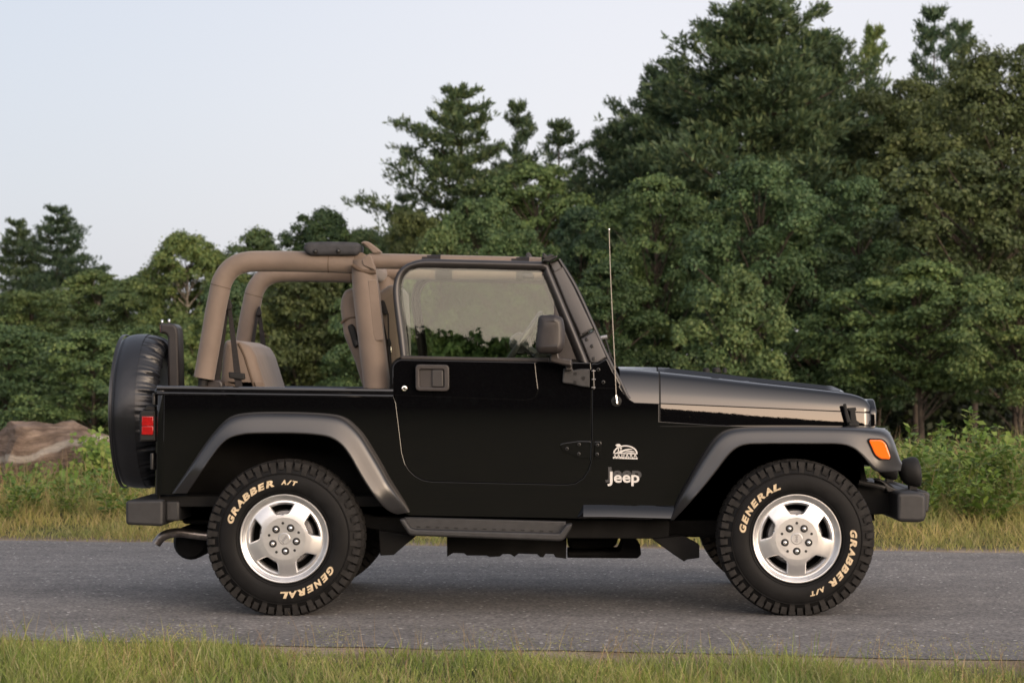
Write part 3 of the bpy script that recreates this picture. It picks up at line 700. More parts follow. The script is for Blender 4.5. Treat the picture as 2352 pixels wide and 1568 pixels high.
# ---- tail lamps
for f in ((lambda g: g), mirror):
    ty = BY+.03
    h_ = slab(rnd(z4((272, 100), (283, 70), (385, 72), (388, 285), (275, 290)), 3), ty, .15, .008)
    h2_ = slab(rnd(z4((290, 72), (330, 35), (385, 40), (385, 80)), 3), ty+.02, .10, .006)
    l1 = slab(z4((291, 112), (371, 113), (371, 178), (290, 178)), ty-.008, .02, .003)
    l2 = slab(z4((290, 180), (371, 180), (369, 241), (289, 240)), ty-.008, .02, .003)
    lw = rbox(P(321, 1012, ty)+Vector((-.0, .02, 0)), P(323, 958, ty)+Vector((.006, .13, 0)), .003)
    o = obj('tail_lamp', [f(h_), f(h2_)], RUBBER, car)
    obj('lens', [f(l1), f(l2), f(lw)], RED, o)
# ---- bumpers
bp = [f for f in (slab(rnd(z4((178, 712), (192, 698), (425, 694), (442, 706), (440, 862), (425, 878), (190, 868), (178, 852)), 4), .10, CARY-.20, .014, 4),)]
obj('rear_bumper', bp+[pbox(380, 1150, 412, 1196, .16, CARY-.16, .01)], PLAST, car)
fbp = rnd(z6((1548, 655), (1570, 642), (1690, 640), (1738, 655), (1752, 680), (1752, 810), (1738, 842), (1700, 852), (1570, 848), (1545, 830)), 4)
obj('front_bumper', [slab(fbp, .12, CARY-.24, .018, 4), slab(rnd(z6((1680, 632), (1760, 634), (1780, 655), (1768, 780), (1680, 800)), 6), .30, CARY-.60, .012, 3)], PLAST, car)
fh = slab(z6((1270, 585), (1395, 590), (1400, 545), (1420, 545), (1480, 570), (1530, 610), (1565, 640), (1565, 790), (1280, 800)), .36, .05, .006)
fh2 = tube(cat([P(*p, .30) for p in z6((1280, 570), (1380, 590), (1440, 605), (1462, 612))], 4), .012, 10)
pair('bumper_bracket', [withmat(fh, UNDER), withmat(fh2, DARKM), withmat(slab(rnd(z6((1392, 545), (1430, 545), (1500, 600), (1562, 625), (1560, 650), (1480, 640), (1450, 580), (1390, 556)), 3), .33, .05, .006), DARKM)], None, car)
# fog lamps
for f in ((lambda g: g), mirror):
    yc = .48; c = P(*z6((1668, 500))[0], yc); rf = .074
    gl_ = lathe([(0, .030), (rf*.6, .028), (rf*.9, .022), (rf*.98, .014), (rf, .0), (rf*.97, -.012), (rf*.85, -.045), (rf*.6, -.065), (rf*.25, -.075), (0, -.077)], c, 'X', 36)
    sx = lambda v: Vector((v.x+(v.z-c.z)*-.12, v.y, v.z))
    o = obj('fog_lamp', [xf(f(gl_), sx), f(rbox(c+Vector((-.03, -.02, -.115)), c+Vector((.012, .02, -.06)), .006))], RUBBER, car)
# ---- running boards
for f in ((lambda g: g), mirror):
    outer = rnd(z5((168, 1004), (205, 998), (245, 1060), (280, 1072), (1285, 1100), (1330, 1040), (1376, 1035), (1368, 1066), (1318, 1146), (1292, 1156), (256, 1118), (232, 1108), (180, 1030)), [3, 4, 4, 3, 3, 3, 4, 4, 6, 6, 6, 6, 4])
    dots = []
    for k in range(15):
        x = 290+k*66; y = 1050+k*2.2
        dots.append(f(slab(rnd(z5((x, y), (x+26, y+1), (x+26, y+10), (x, y+9)), .6), .072, .01, .001)))
    o = obj('running_board', [withmat(f(slab(outer, .035, .09, .010, 3)), PLAST), withmat(f(slab(z5((205, 990), (1330, 1020), (1330, 1060), (1285, 1102), (250, 1075)), .075, .05, .004)), PLAST)]+[withmat(d_, RUBBER) for d_ in dots], None, car)
# ---- underbody
ub = []
frr = slab(z5((-330, 900), (0, 985), (1400, 1005), (2050, 1010), (2050, 1140), (1330, 1135), (300, 1120), (30, 1080), (-330, 1010)), .30, .10, .006)
ub += both(frr)
ub += both(slab(rnd(z5((25, 1080), (280, 1118), (280, 1126), (215, 1178), (130, 1252), (35, 1256)), 3), .24, .08, .005))
ub += both(slab(rnd(z5((1930, 1140), (2150, 1120), (2260, 1180), (2262, 1272), (2172, 1284), (2155, 1298), (2080, 1248)), 3), .24, .08, .005))
sk = z5((500, 1120), (1336, 1150), (1332, 1278), (1258, 1268), (1245, 1246), (1190, 1244), (1172, 1268), (1150, 1266), (1130, 1246), (1000, 1243), (972, 1264), (940, 1246), (890, 1246), (870, 1262), (800, 1266), (775, 1256), (640, 1256), (620, 1240), (545, 1238), (502, 1264))
ub.append(slab(sk, .55, .60, .005))
ub.append(slab(rnd(z5((1336, 1130), (1700, 1130), (1680, 1185), (1650, 1205), (1560, 1216), (1370, 1212), (1345, 1190)), 4), .70, .4, .02))
ub.append(slab(rnd(z5((1340, 1228), (1700, 1226), (1720, 1180), (1725, 1120), (1820, 1120), (1828, 1175), (1848, 1178), (1856, 1250), (1830, 1276), (1340, 1272)), 3), .62, .3, .01))
ub.append(rbox((P(1520, 0, .3).x, .5, P(0, 1230, .6).z), (P(2000, 0, .3).x, CARY-.5, P(0, 1010, .6).z), .02))
ub.append(rbox((P(400, 0, .3).x, .5, P(0, 1200, .6).z), (P(1520, 0, .3).x, CARY-.5, P(0, 1150, .6).z), .02))
obj('chassis', ub, UNDER, car)
RWX, RWZ = P(652, 1241, 0).x, .3615
FWX, FWZ = P(1831, 1240, 0).x, .3615
for x in (RWX, FWX): obj('axle', [tube([(x, .25, RWZ), (x, CARY-.25, RWZ)], .04, 12), lathe([(0, -.12), (.08, -.09), (.12, 0), (.08, .09), (0, .12)], (x, 1.0, RWZ), 'X', 16)], UNDER, car)
# exhaust
ex = cat([P(*p, .42) for p in z4((392, 1000), (432, 952), (490, 928), (560, 922), (640, 932), (760, 945), (880, 950))], 5)
mf = lathe([(0, -.32), (.07, -.31), (.085, -.28), (.085, .28), (.07, .31), (0, .32)], P(*z4((700, 960))[0], .85), 'Y', 24)
exo = obj('exhaust_pipe', [tube(ex, [.0225]*len(ex), 16, cap=False), tube(ex, [.0200]*len(ex), 16, cap=False)], STEEL, car)
obj('muffler', [xf(mf, lambda v: v), pbox(*z4((515, 960))[0], *z4((740, 1036))[0], .55, 1.0, .04)], UNDER, exo)
# ---- badges
def plane_text(s, size, px, pyb, Y, m, bold, width=None, ext=.002, shear=0, spacing=1, x1=None):
    g = text_geo(s, 1, bold, 0, shear, 0, 'LEFT', spacing)
    xs_ = [v.x for v in g[0]]; lo_, hi_ = min(xs_), max(xs_)
    a = P(px, pyb, Y); b = P(x1, pyb, Y); sx = (b.x-a.x)/(hi_-lo_)
    s_ = P(0, 0, Y).z-P(0, size, Y).z
    vs = [Vector((a.x+(v.x-lo_)*sx, Y, a.z+v.y*s_)) for v in g[0]]
    n = len(vs); front = [Vector((v.x, Y-ext, v.z)) for v in vs]
    return front, g[1]
def solid_text(g, ext):
    # thickens a flat text sheet
    bm = bmesh.new(); vv = [bm.verts.new(v) for v in g[0]]
    for f in g[1]:
        try: bm.faces.new([vv[i] for i in f])
        except ValueError: pass
    bmesh.ops.recalc_face_normals(bm, faces=bm.faces)
    r = bmesh.ops.extrude_face_region(bm, geom=list(bm.faces))
    for e_ in r['geom']:
        if isinstance(e_, bmesh.types.BMVert): e_.co.y += ext
    bmesh.ops.recalc_face_normals(bm, faces=bm.faces)
    bm.verts.index_update()
    g2 = ([v.co.copy() for v in bm.verts], [tuple(v.index for v in f.verts) for f in bm.faces]); bm.free()
    return g2
bx0, bx1 = za((497, 0))[0][0], za((1408, 0))[0][0]; byb = za((0, 1337))[0][1]
capk = (za((0, 1337))[0][1]-za((0, 1025))[0][1])/.72
GREY = mat('badge_grey', (.045, .045, .047), .3, spec=.6)
t1 = solid_text(plane_text('Jeep', capk, bx0, byb, BY-.008, None, .022, x1=bx1, ext=0), .010)
sh = solid_text(plane_text('Jeep', capk*1.03, bx0-5, byb-9, BY-.003, None, .035, x1=bx1+5, ext=0), .006)
obj('name_badge', [withmat(t1, WHITEB), withmat(sh, GREY)], None, car)
def dot_arc(cx, cy, rx, ry, a0, a1, n):
    return [(cx+rx*math.cos(R(a0+(a1-a0)*k/n)), cy-ry*math.sin(R(a0+(a1-a0)*k/n))) for k in range(n+1)]
eb = []
arc = dot_arc(1007, 525, 350, 242, 180, 0, 30)+dot_arc(1007, 525, 308, 205, 0, 180, 30)
E = lambda pts: slab(za(*pts), BY-.003, .006, .0006)
eb.append(E(arc))
eb.append(E([(660, 500), (1355, 512), (1350, 542), (660, 526)]))
eb.append(E([(655, 612), (1355, 632), (1352, 686), (655, 664)]))
eb.append(E([(790, 500), (808, 320), (832, 320), (822, 500)]))
eb.append(E([(722, 290), (752, 258), (800, 244), (850, 252), (884, 285), (862, 300), (850, 335), (812, 318), (790, 318), (766, 340), (756, 302)]))
eb.append(E([(868, 450), (872, 380), (892, 380), (890, 450)]))
eb.append(E([(845, 365), (870, 345), (900, 346), (918, 368), (896, 384), (868, 384)]))
eb.append(E([(720, 492), (800, 468), (900, 432), (1000, 398), (1100, 384), (1180, 388), (1245, 402), (1160, 412), (1060, 430), (980, 456), (900, 500)]))
eb.append(E([(960, 492), (1020, 462), (1090, 444), (1180, 440), (1250, 452), (1290, 480), (1220, 470), (1120, 468), (1040, 482)]))
eb.append(E([(1060, 500), (1120, 484), (1200, 482), (1270, 500)]))
tx = plane_text('SAHARA', (za((0, 618))[0][1]-za((0, 545))[0][1])/.72, za((685, 0))[0][0], za((0, 614))[0][1], BY-.003, None, .02, x1=za((1335, 0))[0][0], ext=0, spacing=1.5)
eb.append(solid_text(tx, .004))
tx2 = plane_text('EDITION', (za((0, 665))[0][1]-za((0, 628))[0][1])/.72, za((700, 0))[0][0], za((0, 664))[0][1], BY-.0036, None, .0, x1=za((1310, 0))[0][0], ext=0, spacing=1.6)
obj('emblem_badge', [withmat(g, WHITEB) for g in eb]+[withmat(solid_text(tx2, .001), GREY)], None, car)
# ---- wheels
TR, TW = .364, .215
def tyre():
    prof = [(.205, .030), (.212, .012), (.226, .003), (.245, -.001), (.265, -.002), (.285, .001), (.300, .006), (.312, .014), (.325, .019), (.340, .027), (.3505, .042), (.3525, TW/2)]
    half = prof
    full = half+[(r, TW-d) for r, d in reversed(half[:-1])]
    g = lathe(full, (0, 0, 0), 'Y', 96)
    # one pitch of tread made of blocks with tapered sides
    vs, fs = [], []
    n = 56
    rgt = random.Random(8)
    def block(a0, a1, d0, d1, r0, r1, skew=0.0, drop=None):
        b = len(vs)
        for (rr, sh_) in ((r0, 0), (r1, .0009)):
            for (a, d) in ((a0, d0), (a1, d0), (a1, d1), (a0, d1)):
                r_ = rr-(drop if (drop and d == d0) else 0) if rr == r1 else rr
                aa = a+(sh_/rr if a == a0 else -sh_/rr)+skew*(d-TW/2); dd = d+(sh_ if d == d0 else -sh_)
                vs.append(Vector((r_*math.cos(aa), dd, r_*math.sin(aa))))
        fs.extend([(b, b+1, b+5, b+4), (b+1, b+2, b+6, b+5), (b+2, b+3, b+7, b+6), (b+3, b, b+4, b+7), (b+4, b+5, b+6, b+7)])
    P_ = 2*math.pi/n
    for k in range(n):
        a = k*P_; big = k % 2
        for sgn in (0, 1):
            fl = (lambda d: d) if sgn == 0 else (lambda d: TW-d)
            off = 0 if sgn == 0 else P_*.5
            # shoulder block down the sidewall
            def sb(a0, a1, d0, d1, r0, r1, dr=None):
                x0, x1 = fl(d0), fl(d1)
                if sgn == 0: block(a0+off, a1+off, x0, x1, r0, r1, 0, dr)
                else: block(a0+off, a1+off, x1, x0, r0, r1, 0, None)
            sb(a, a+P_*(.84 if big else .78), .012 if big else .019, .046, .338, .3645, .009)
            # sidewall lug
            b = len(vs); e0, e1 = (.303 if big else .321), .353
            for (rr, dd) in ((e0, .0095 if big else .0125), (.330, .0105), (e1, .015)):
                for a_ in (a+P_*.05, a+P_*.72): vs.append(Vector((rr*math.cos(a_+off), fl(dd), rr*math.sin(a_+off))))
            for (rr, dd) in ((e0, .020), (.330, .032), (e1, .05)):
                for a_ in (a+P_*.03, a+P_*.74): vs.append(Vector((rr*math.cos(a_+off), fl(dd), rr*math.sin(a_+off))))
            q = [(0, 1, 3, 2), (2, 3, 5, 4), (0, 6, 7, 1), (1, 7, 9, 3), (3, 9, 11, 5), (0, 2, 8, 6), (2, 4, 10, 8), (4, 5, 11, 10)]
            fs.extend([tuple(b+i for i in (f if sgn == 0 else f[::-1])) for f in q])
        block(a+P_*.1, a+P_*.55, .052, .078, .344, .3642, 2.2); block(a+P_*.55, a+P_*.98, .060, .086, .344, .3642, 2.2)
        block(a+P_*.1, a+P_*.75, .091, .122, .344, .365, -2.0)
        block(a+P_*.0, a+P_*.45, .128, .155, .344, .3642, 2.2); block(a+P_*.45, a+P_*.9, .134, .162, .344, .3642, 2.2)
    # raised bead rings on the sidewall
    r1_ = lathe([(.299, .0055), (.3005, .002), (.303, .002), (.305, .0075)], (0, 0, 0), 'Y', 96)
    r2_ = lathe([(.214, .010), (.2155, .0035), (.219, .0025), (.221, .006)], (0, 0, 0), 'Y', 96)
    out = []
    for q in (g, (vs, fs), r1_, r2_):      # the loaded tyre is flattened a little where it stands
        vv = []
        for v in q[0]:
            v = Vector(v)
            if v.z < -.357: v = Vector((v.x*1.01, v.y, -.357-.05*(-.357-v.z)))
            vv.append(v)
        out.append((vv, q[1], TREADM if q[0] is vs else TYREM))
    return out
def rim():
    RA = np.array([.0275, .040, .055, .070, .085, .098, .108, .1125, .1140, .1165, .120, .126, .134, .145, .154, .162, .168])
    def dep(r): return float(np.interp(r, [0, .03, .07, .10, .125, .15, .17, .1795, .19], [.017, .017, .0165, .0165, .0195, .0265, .034, .038, .04]))
    def wa(r):
        hw = float(np.interp(r, [.1124, .1128, .1145, .118, .1235, .135, .155, .176, .19], [0, .012, .0215, .0275, .032, .040, .0515, .0625, .068]))
        return math.asin(min(hw/r, .9))
    vs, fs, wall = [], [], []
    M_ = 20
    for s in range(5):
        c0 = R(90+72*s)
        rows = []; wl = [[], []]
        for r in RA:
            w_ = wa(r); row = []
            for k in range(M_+1):
                t = k/M_; a = c0+w_+(R(72)-2*w_)*t
                e = min(t, 1-t)*(R(72)-2*w_)*r       # rounding-over at the window edge
                dd = dep(r)+(.004*max(0, 1-e/.006)**2 if w_ > 0 else 0)
                row.append(Vector((r*math.cos(a), dd, r*math.sin(a))))
            rows.append(row)
        g = grid(rows, flip=True); b = len(vs); vs.extend(g[0]); fs.extend([tuple(i+b for i in f) for f in g[1]])
        # window walls
        for side_ in (0, -1):
            e_ = [rows[i][side_] for i in range(len(RA)) if RA[i] >= .1124]
            wg = grid([[p, p+Vector((0, .012, 0)), Vector((p.x*1.0, p.y+.035, p.z))] for p in e_], flip=(side_ == -1))
            wall.append(wg)
    lip = lathe([(.168, .060), (.168, .0345), (.174, .0365), (.1795, .0370), (.183, .0355), (.1865, .031), (.1885, .0285), (.1905, .027), (.192, .022), (.195, .016), (.1985, .0125), (.2015, .0115), (.2045, .012), (.2065, .0145), (.2075, .020), (.206, .030)], (0, 0, 0), 'Y', 96)
    barrel = lathe([(.1685, .044), (.164, .0465), (.159, .051), (.1565, .058), (.156, .066), (.156, .11), (.17, .19), (.185, .20)], (0, 0, 0), 'Y', 64)
    return [(vs, fs)]+wall+[lip], barrel
ALLOYM = mat('alloy_cast', (.42, .42, .42), .5, metal=.55)
tyre_g = tyre(); rim_g, barrel_g = rim()
def lug(a, r):  # nut on a dark disc that stands in for its shaded recess
    c = (r*math.cos(a), .016, r*math.sin(a))
    return [withmat(lathe([(.0182, .002), (.0180, -.0012), (.0165, -.0016), (.0150, .0), (.0, .0)], c, 'Y', 20), DARKM), withmat(lathe([(0, -.013), (.0045, -.0125), (.0078, -.010), (.0098, -.005), (.0105, .001)], c, 'Y', 16), CHROME)]
def arc_text(s, a_mid, span, r, h, bold=.05, shear=.22):
    """letters standing outward round the tyre, reading clockwise"""
    out = []
    n = len(s)
    for i, ch in enumerate(s):
        if ch == ' ': continue
        a = R(a_mid+span/2-span*(i+.5)/n)
        g = text_geo(ch, 1, bold, 0, shear, 0, 'CENTER')
        xs_ = [v.x for v in g[0]]; mx = (max(xs_)+min(xs_))/2; wd = max(xs_)-min(xs_)
        k = h/.72; lw = R(span)/n*r*.93; kx = lw/max(wd, .45)
        rad, tan_ = Vector((math.cos(a), 0, math.sin(a))), Vector((math.sin(a), 0, -math.cos(a)))
        vs = []
        for v in g[0]:
            rr = r-h/2+v.y*k
            p = rad*rr+tan_*((v.x-mx)*kx)
            rl = math.hypot(p.x, p.z)
            yy = float(np.interp(rl, [.226, .245, .265, .285, .300], [.003, -.001, -.002, .001, .006]))-.0022
            vs.append(Vector((p.x, yy, p.z)))
        out.append(solid_text((vs, g[1]), .003))
    return out
REAR_W = [('GRABBER', 132, 64, .262, .0285), ('A/T', 84.5, 17, .262, .020), ('GENERAL', -62, 64, .260, .0285)]
FRONT_W = [('GENERAL', 140.5, 66, .257, .0285), ('GRABBER', -22.5, 64, .262, .0285), ('A/T', -69, 17, .262, .020)]
proto = {}
for (x, far, rot, words) in ((RWX, False, 5.5, REAR_W), (FWX, False, 0, FRONT_W), (RWX, True, 20, REAR_W), (FWX, True, 33, FRONT_W)):
    root = empty('wheel', (x, CARY if far else 0, RWZ), car)
    if far: root.rotation_euler = (0, 0, math.pi)
    def put(name, geoms, m, parent=root, spin=0, angle=35):
        key = name
        if key in proto:
            o = bpy.data.objects.new(name, proto[key]); COL.objects.link(o)
        else:
            o = obj(name, geoms, m, None, angle=angle, origin=(0, 0, 0)); proto[key] = o.data
        o.parent = parent; o.location = (0, 0, 0); o.rotation_euler = (0, -R(spin), 0)
        return o
    put('tyre', tyre_g, None, angle=38)
    ri = put('rim', [withmat(g, ALLOY) for g in rim_g]+[withmat(barrel_g, ALLOY)]+[withmat(lathe([(.0066, .0006), (.0062, -.0006), (.0052, -.0004), (0, .0002)], (.072*math.cos(R(90+72*k)), .0158, .072*math.sin(R(90+72*k))), 'Y', 14), DARKM) for k in range(5)], None, spin=rot, angle=30)
    for k in range(5):
        a = R(-90+72*k)+R(rot)
        key = 'lug_nut'
        gs = lug(R(0), 0)
        if key in proto: o = bpy.data.objects.new('lug_nut', proto[key]); COL.objects.link(o)
        else: o = obj('lug_nut', gs, None, None, origin=(0, 0, 0)); proto[key] = o.data
        o.parent = root; o.location = (.0575*math.cos(a), 0, .0575*math.sin(a))
    capg = lathe([(0, .0135), (.0245, .0135), (.0266, .0148), (.0275, .0175)], (0, 0, 0), 'Y', 32)
    cap = put('centre_cap', [capg], ALLOY, spin=rot)
    tg = text_geo('Jeep', 1, .03, 0, 0, 0, 'CENTER'); ys_ = [v.x for v in tg[0]]; wd = max(ys_)-min(ys_)
    k_ = .040/wd
    rt_ = R(-90 if words is FRONT_W else 53)
    tv = []
    for v in tg[0]:
        a_, b_ = v.x*k_, (v.y-.26)*k_
        tv.append(Vector((a_*math.cos(rt_)-b_*math.sin(rt_), .0128, a_*math.sin(rt_)+b_*math.cos(rt_))))
    ct = obj('cap_lettering', [solid_text((tv, tg[1]), .0015)], ALLOYD, None, origin=(0, 0, 0)); ct.parent = root; ct.location = (0, 0, 0)
    put('brake_drum', [withmat(lathe([(0, .085), (.06, .085), (.065, .095), (.125, .098), (.130, .11), (.13, .14)], (0, 0, 0), 'Y', 40), ALLOYD), withmat(lathe([(.0, .15), (.12, .15), (.186, .16), (.186, .17)], (0, 0, 0), 'Y', 40), UNDER)], None)
    for (s, am, sp, r, h) in words:
        lo = obj('tyre_lettering', arc_text(s, am, sp, r, h), LETTER, None, angle=20, origin=(0, 0, 0)); lo.parent = root; lo.location = (0, 0, 0)
# ================================================================== GROUND
NPR = np.random.default_rng(11)
def sstep(a, b, x): t = np.clip((x-a)/(b-a), 0, 1); return t*t*(3-2*t)
RK = math.tan(R(9.0))                      # the road runs at a slight angle to the car
def road_near(x): return -1.27-RK*x        # y of the near asphalt edge
def road_far(x): return 4.10-RK*x
def ground_z(x, y):
    y = np.asarray(y, float); x = np.asarray(x, float)
    return -2.6*sstep(10, 30, y)+.10*sstep(0, 2, y-road_far(x)-.6)*(1-sstep(8, 14, y))
def np_mesh(name, v, f, m, parent=None, smooth=False, loc=(0, 0, 0)):
    me = bpy.data.meshes.new(name)
    me.vertices.add(len(v)); me.vertices.foreach_set('co', np.asarray(v, np.float32).ravel())
    k = f.shape[1]; me.loops.add(f.size); me.loops.foreach_set('vertex_index', f.astype(np.int32).ravel())
    me.polygons.add(len(f)); me.polygons.foreach_set('loop_start', np.arange(0, f.size, k, dtype=np.int32))
    if smooth: me.polygons.foreach_set('use_smooth', np.ones(len(f), bool))
    for q in (m if isinstance(m, list) else [m]): me.materials.append(q)
    me.update(calc_edges=True)
    o = bpy.data.objects.new(name, me); COL.objects.link(o); WPOS[o.name] = Vector(loc); o.location = loc
    if parent: o.parent = parent; o.location = Vector(loc)-WPOS[parent.name]
    return o
def sheet(name, xs, ys, f, m):
    X, Y = np.meshgrid(xs, ys); Zz = f(X, Y)
    v = np.stack([X, Y, Zz], -1).reshape(-1, 3); nx, ny = len(xs), len(ys)
    i = np.arange((ny-1)*nx).reshape(ny-1, nx)[:, :-1].ravel()
    return np_mesh(name, v, np.stack([i, i+1, i+nx+1, i+nx], -1), m, smooth=True)
def shader(name, fn, rough=.9, spec=.2):
    m = bpy.data.materials.new(name); m.use_nodes = True; t = m.node_tree; b = t.nodes['Principled BSDF']
    b.inputs['Roughness'].default_value = rough; b.inputs['Specular IOR Level'].default_value = spec
    fn(t, b); return m
def tnoise(t, vec, scale, detail=4, rough=.55):
    n = t.nodes.new('ShaderNodeTexNoise'); n.inputs['Scale'].default_value = scale; n.inputs['Detail'].default_value = detail
    n.inputs['Roughness'].default_value = rough
    if vec is not None: t.links.new(vec, n.inputs['Vector'])
    return n.outputs['Fac']
def tramp(t, fac, stops):
    r = t.nodes.new('ShaderNodeValToRGB'); t.links.new(fac, r.inputs[0]); c = r.color_ramp
    while len(c.elements) < len(stops): c.elements.new(.5)
    for e_, (p, col) in zip(c.elements, stops): e_.position = p; e_.color = (*col, 1)
    return r.outputs[0]
def tmix(t, fac, a, b, mode='MIX'):
    n = t.nodes.new('ShaderNodeMix'); n.data_type = 'RGBA'; n.blend_type = mode
    for s, v in ((n.inputs['Factor'], fac), (n.inputs['A'], a), (n.inputs['B'], b)):
        if isinstance(v, (int, float)): s.default_value = v
        elif isinstance(v, tuple): s.default_value = (*v, 1)
        else: t.links.new(v, s)
    return n.outputs['Result']
def tbump(t, b, h, strength, dist):
    n = t.nodes.new('ShaderNodeBump'); n.inputs['Strength'].default_value = strength; n.inputs['Distance'].default_value = dist
    t.links.new(h, n.inputs['Height']); t.links.new(n.outputs[0], b.inputs['Normal'])
def f_asphalt(t, b):
    tc = t.nodes.new('ShaderNodeTexCoord').outputs['Object']
    mp = t.nodes.new('ShaderNodeMapping'); mp.inputs['Scale'].default_value = (.35, 1.3, 1); mp.inputs['Rotation'].default_value = (0, 0, R(9)); t.links.new(tc, mp.inputs[0])
    big = tramp(t, tnoise(t, mp.outputs[0], 1.0, 6, .6), [(.28, (.122, .116, .113)), (.5, (.166, .158, .152)), (.72, (.212, .200, .190))])
    pat = tramp(t, tnoise(t, tc, 7, 5, .65), [(.3, (.78, .78, .78)), (.7, (1.2, 1.19, 1.17))]); big = tmix(t, 1.0, big, pat, 'MULTIPLY')
    fine = tramp(t, tnoise(t, tc, 55, 3, .7), [(.30, (.35, .35, .35)), (.52, (1, 1, 1)), (.74, (1.9, 1.86, 1.8))])
    c = tmix(t, 1.0, big, fine, 'MULTIPLY')
    vo = t.nodes.new('ShaderNodeTexVoronoi'); vo.inputs['Scale'].default_value = 24; t.links.new(tc, vo.inputs['Vector'])
    ch = tramp(t, vo.outputs['Distance'], [(.0, (1, 1, 1)), (.16, (1, 1, 1)), (.22, (0, 0, 0))])
    sel = tramp(t, tnoise(t, vo.outputs['Position'], 900, 0), [(.55, (0, 0, 0)), (.62, (1, 1, 1))])
    k = tmix(t, 1.0, ch, sel, 'MULTIPLY')
    c = tmix(t, k, c, (.55, .53, .50))
    t.links.new(c, b.inputs['Base Color']); tbump(t, b, tnoise(t, tc, 110, 2), .7, .006)
ASPH = shader('asphalt', f_asphalt, .85, .3)
def f_dirt(t, b):
    tc = t.nodes.new('ShaderNodeTexCoord').outputs['Object']
    c = tramp(t, tnoise(t, tc, 2.5, 6), [(.3, (.15, .105, .065)), (.5, (.24, .19, .135)), (.7, (.33, .27, .20))])
    f = tramp(t, tnoise(t, tc, 60, 3), [(.3, (.6, .6, .6)), (.7, (1.25, 1.25, 1.25))])
    c = tmix(t, 1.0, c, f, 'MULTIPLY')
    # turf takes over a little way from the asphalt
    sx = t.nodes.new('ShaderNodeSeparateXYZ'); t.links.new(tc, sx.inputs[0])
    ma = t.nodes.new('ShaderNodeMath'); ma.operation = 'MULTIPLY_ADD'; ma.inputs[1].default_value = RK
    t.links.new(sx.outputs[0], ma.inputs[0]); t.links.new(sx.outputs[1], ma.inputs[2])
    ab = t.nodes.new('ShaderNodeMath'); ab.operation = 'ADD'; ab.inputs[1].default_value = -1.41; t.links.new(ma.outputs[0], ab.inputs[0])
    aa = t.nodes.new('ShaderNodeMath'); aa.operation = 'ABSOLUTE'; t.links.new(ab.outputs[0], aa.inputs[0])
    mr_ = t.nodes.new('ShaderNodeMapRange'); mr_.inputs[1].default_value = 2.85; mr_.inputs[2].default_value = 3.25; t.links.new(aa.outputs[0], mr_.inputs[0])
    turf = tramp(t, tnoise(t, tc, 1.3, 6), [(.3, (.035, .040, .014)), (.7, (.075, .075, .028))])
    c = tmix(t, mr_.outputs[0], c, turf)
    t.links.new(c, b.inputs['Base Color']); tbump(t, b, tnoise(t, tc, 70, 3), .8, .012)
DIRT = shader('sandy_soil', f_dirt)
xs = np.unique(np.concatenate([np.linspace(-600, -30, 24), np.linspace(-30, 30, 61), np.linspace(30, 600, 24)]))
ys = np.unique(np.concatenate([np.linspace(-600, -20, 24), np.linspace(-20, 40, 121), np.linspace(40, 700, 30)]))
tag(sheet('ground', xs, ys, ground_z, DIRT), kind='structure')
# road: one strip with a slightly ragged edge
n = 1201; xr_ = np.linspace(-150, 150, n)
def ragged(x, ph): return .020*np.sin(x*3.1+ph)+.014*np.sin(x*7.7+2*ph)+.010*np.sin(x*17.3+3*ph)+.008*np.sin(x*41+ph)
rows_ = []
for f_, ph in ((0, .3), (.25, 0), (.5, 0), (.75, 0), (1, 1.9)):
    y = road_near(xr_)*(1-f_)+road_far(xr_)*f_
    if f_ in (0, 1): y = y+ragged(xr_, ph)
    rows_.append(np.stack([xr_, y, np.full(n, .004)], -1))
v = np.stack(rows_).reshape(-1, 3); i = np.arange(4*n).reshape(4, n)[:, :-1].ravel()
tag(np_mesh('road', v, np.stack([i, i+1, i+n+1, i+n], -1), ASPH), kind='structure')
# ================================================================== FOLIAGE TOOLS
def leaf_shader(name, cols, trans=.25, rough=.55):
    def fn(t, b):
        g = t.nodes.new('ShaderNodeNewGeometry'); oi = t.nodes.new('ShaderNodeObjectInfo')
        c = tramp(t, g.outputs['Random Per Island'], [(i_/(len(cols)-1), q) for i_, q in enumerate(cols)])
        tc = t.nodes.new('ShaderNodeTexCoord').outputs['Object']
        lum = tramp(t, tnoise(t, tc, .7, 3), [(.3, (.70, .74, .76)), (.7, (1.28, 1.22, 1.05))])
        c = tmix(t, 1.0, c, lum, 'MULTIPLY')
        o2 = tramp(t, oi.outputs['Random'], [(0, (.85, .9, .95)), (1, (1.15, 1.1, .95))])
        c = tmix(t, 1.0, c, o2, 'MULTIPLY')
        t.links.new(c, b.inputs['Base Color'])
        tr = t.nodes.new('ShaderNodeBsdfTranslucent'); t.links.new(c, tr.inputs[0])
        mx = t.nodes.new('ShaderNodeMixShader'); mx.inputs[0].default_value = trans
        out = [q for q in t.nodes if q.type == 'OUTPUT_MATERIAL'][0]
        t.links.new(b.outputs[0], mx.inputs[1]); t.links.new(tr.outputs[0], mx.inputs[2]); t.links.new(mx.outputs[0], out.inputs[0])
    return shader(name, fn, rough, .3)
L_MID = leaf_shader('leaf_mid_green', [(0.049, 0.091, 0.042), (0.081, 0.138, 0.056), (0.124, 0.176, 0.072)])
L_YEL = leaf_shader('leaf_yellow_green', [(0.060, 0.108, 0.043), (0.095, 0.146, 0.058), (0.145, 0.185, 0.072)])
L_DRK = leaf_shader('leaf_dark_green', [(0.024, 0.049, 0.025), (0.040, 0.077, 0.036), (0.065, 0.102, 0.046)])
L_OLV = leaf_shader('leaf_olive', [(0.050, 0.069, 0.028), (0.072, 0.098, 0.037), (0.108, 0.131, 0.049)])
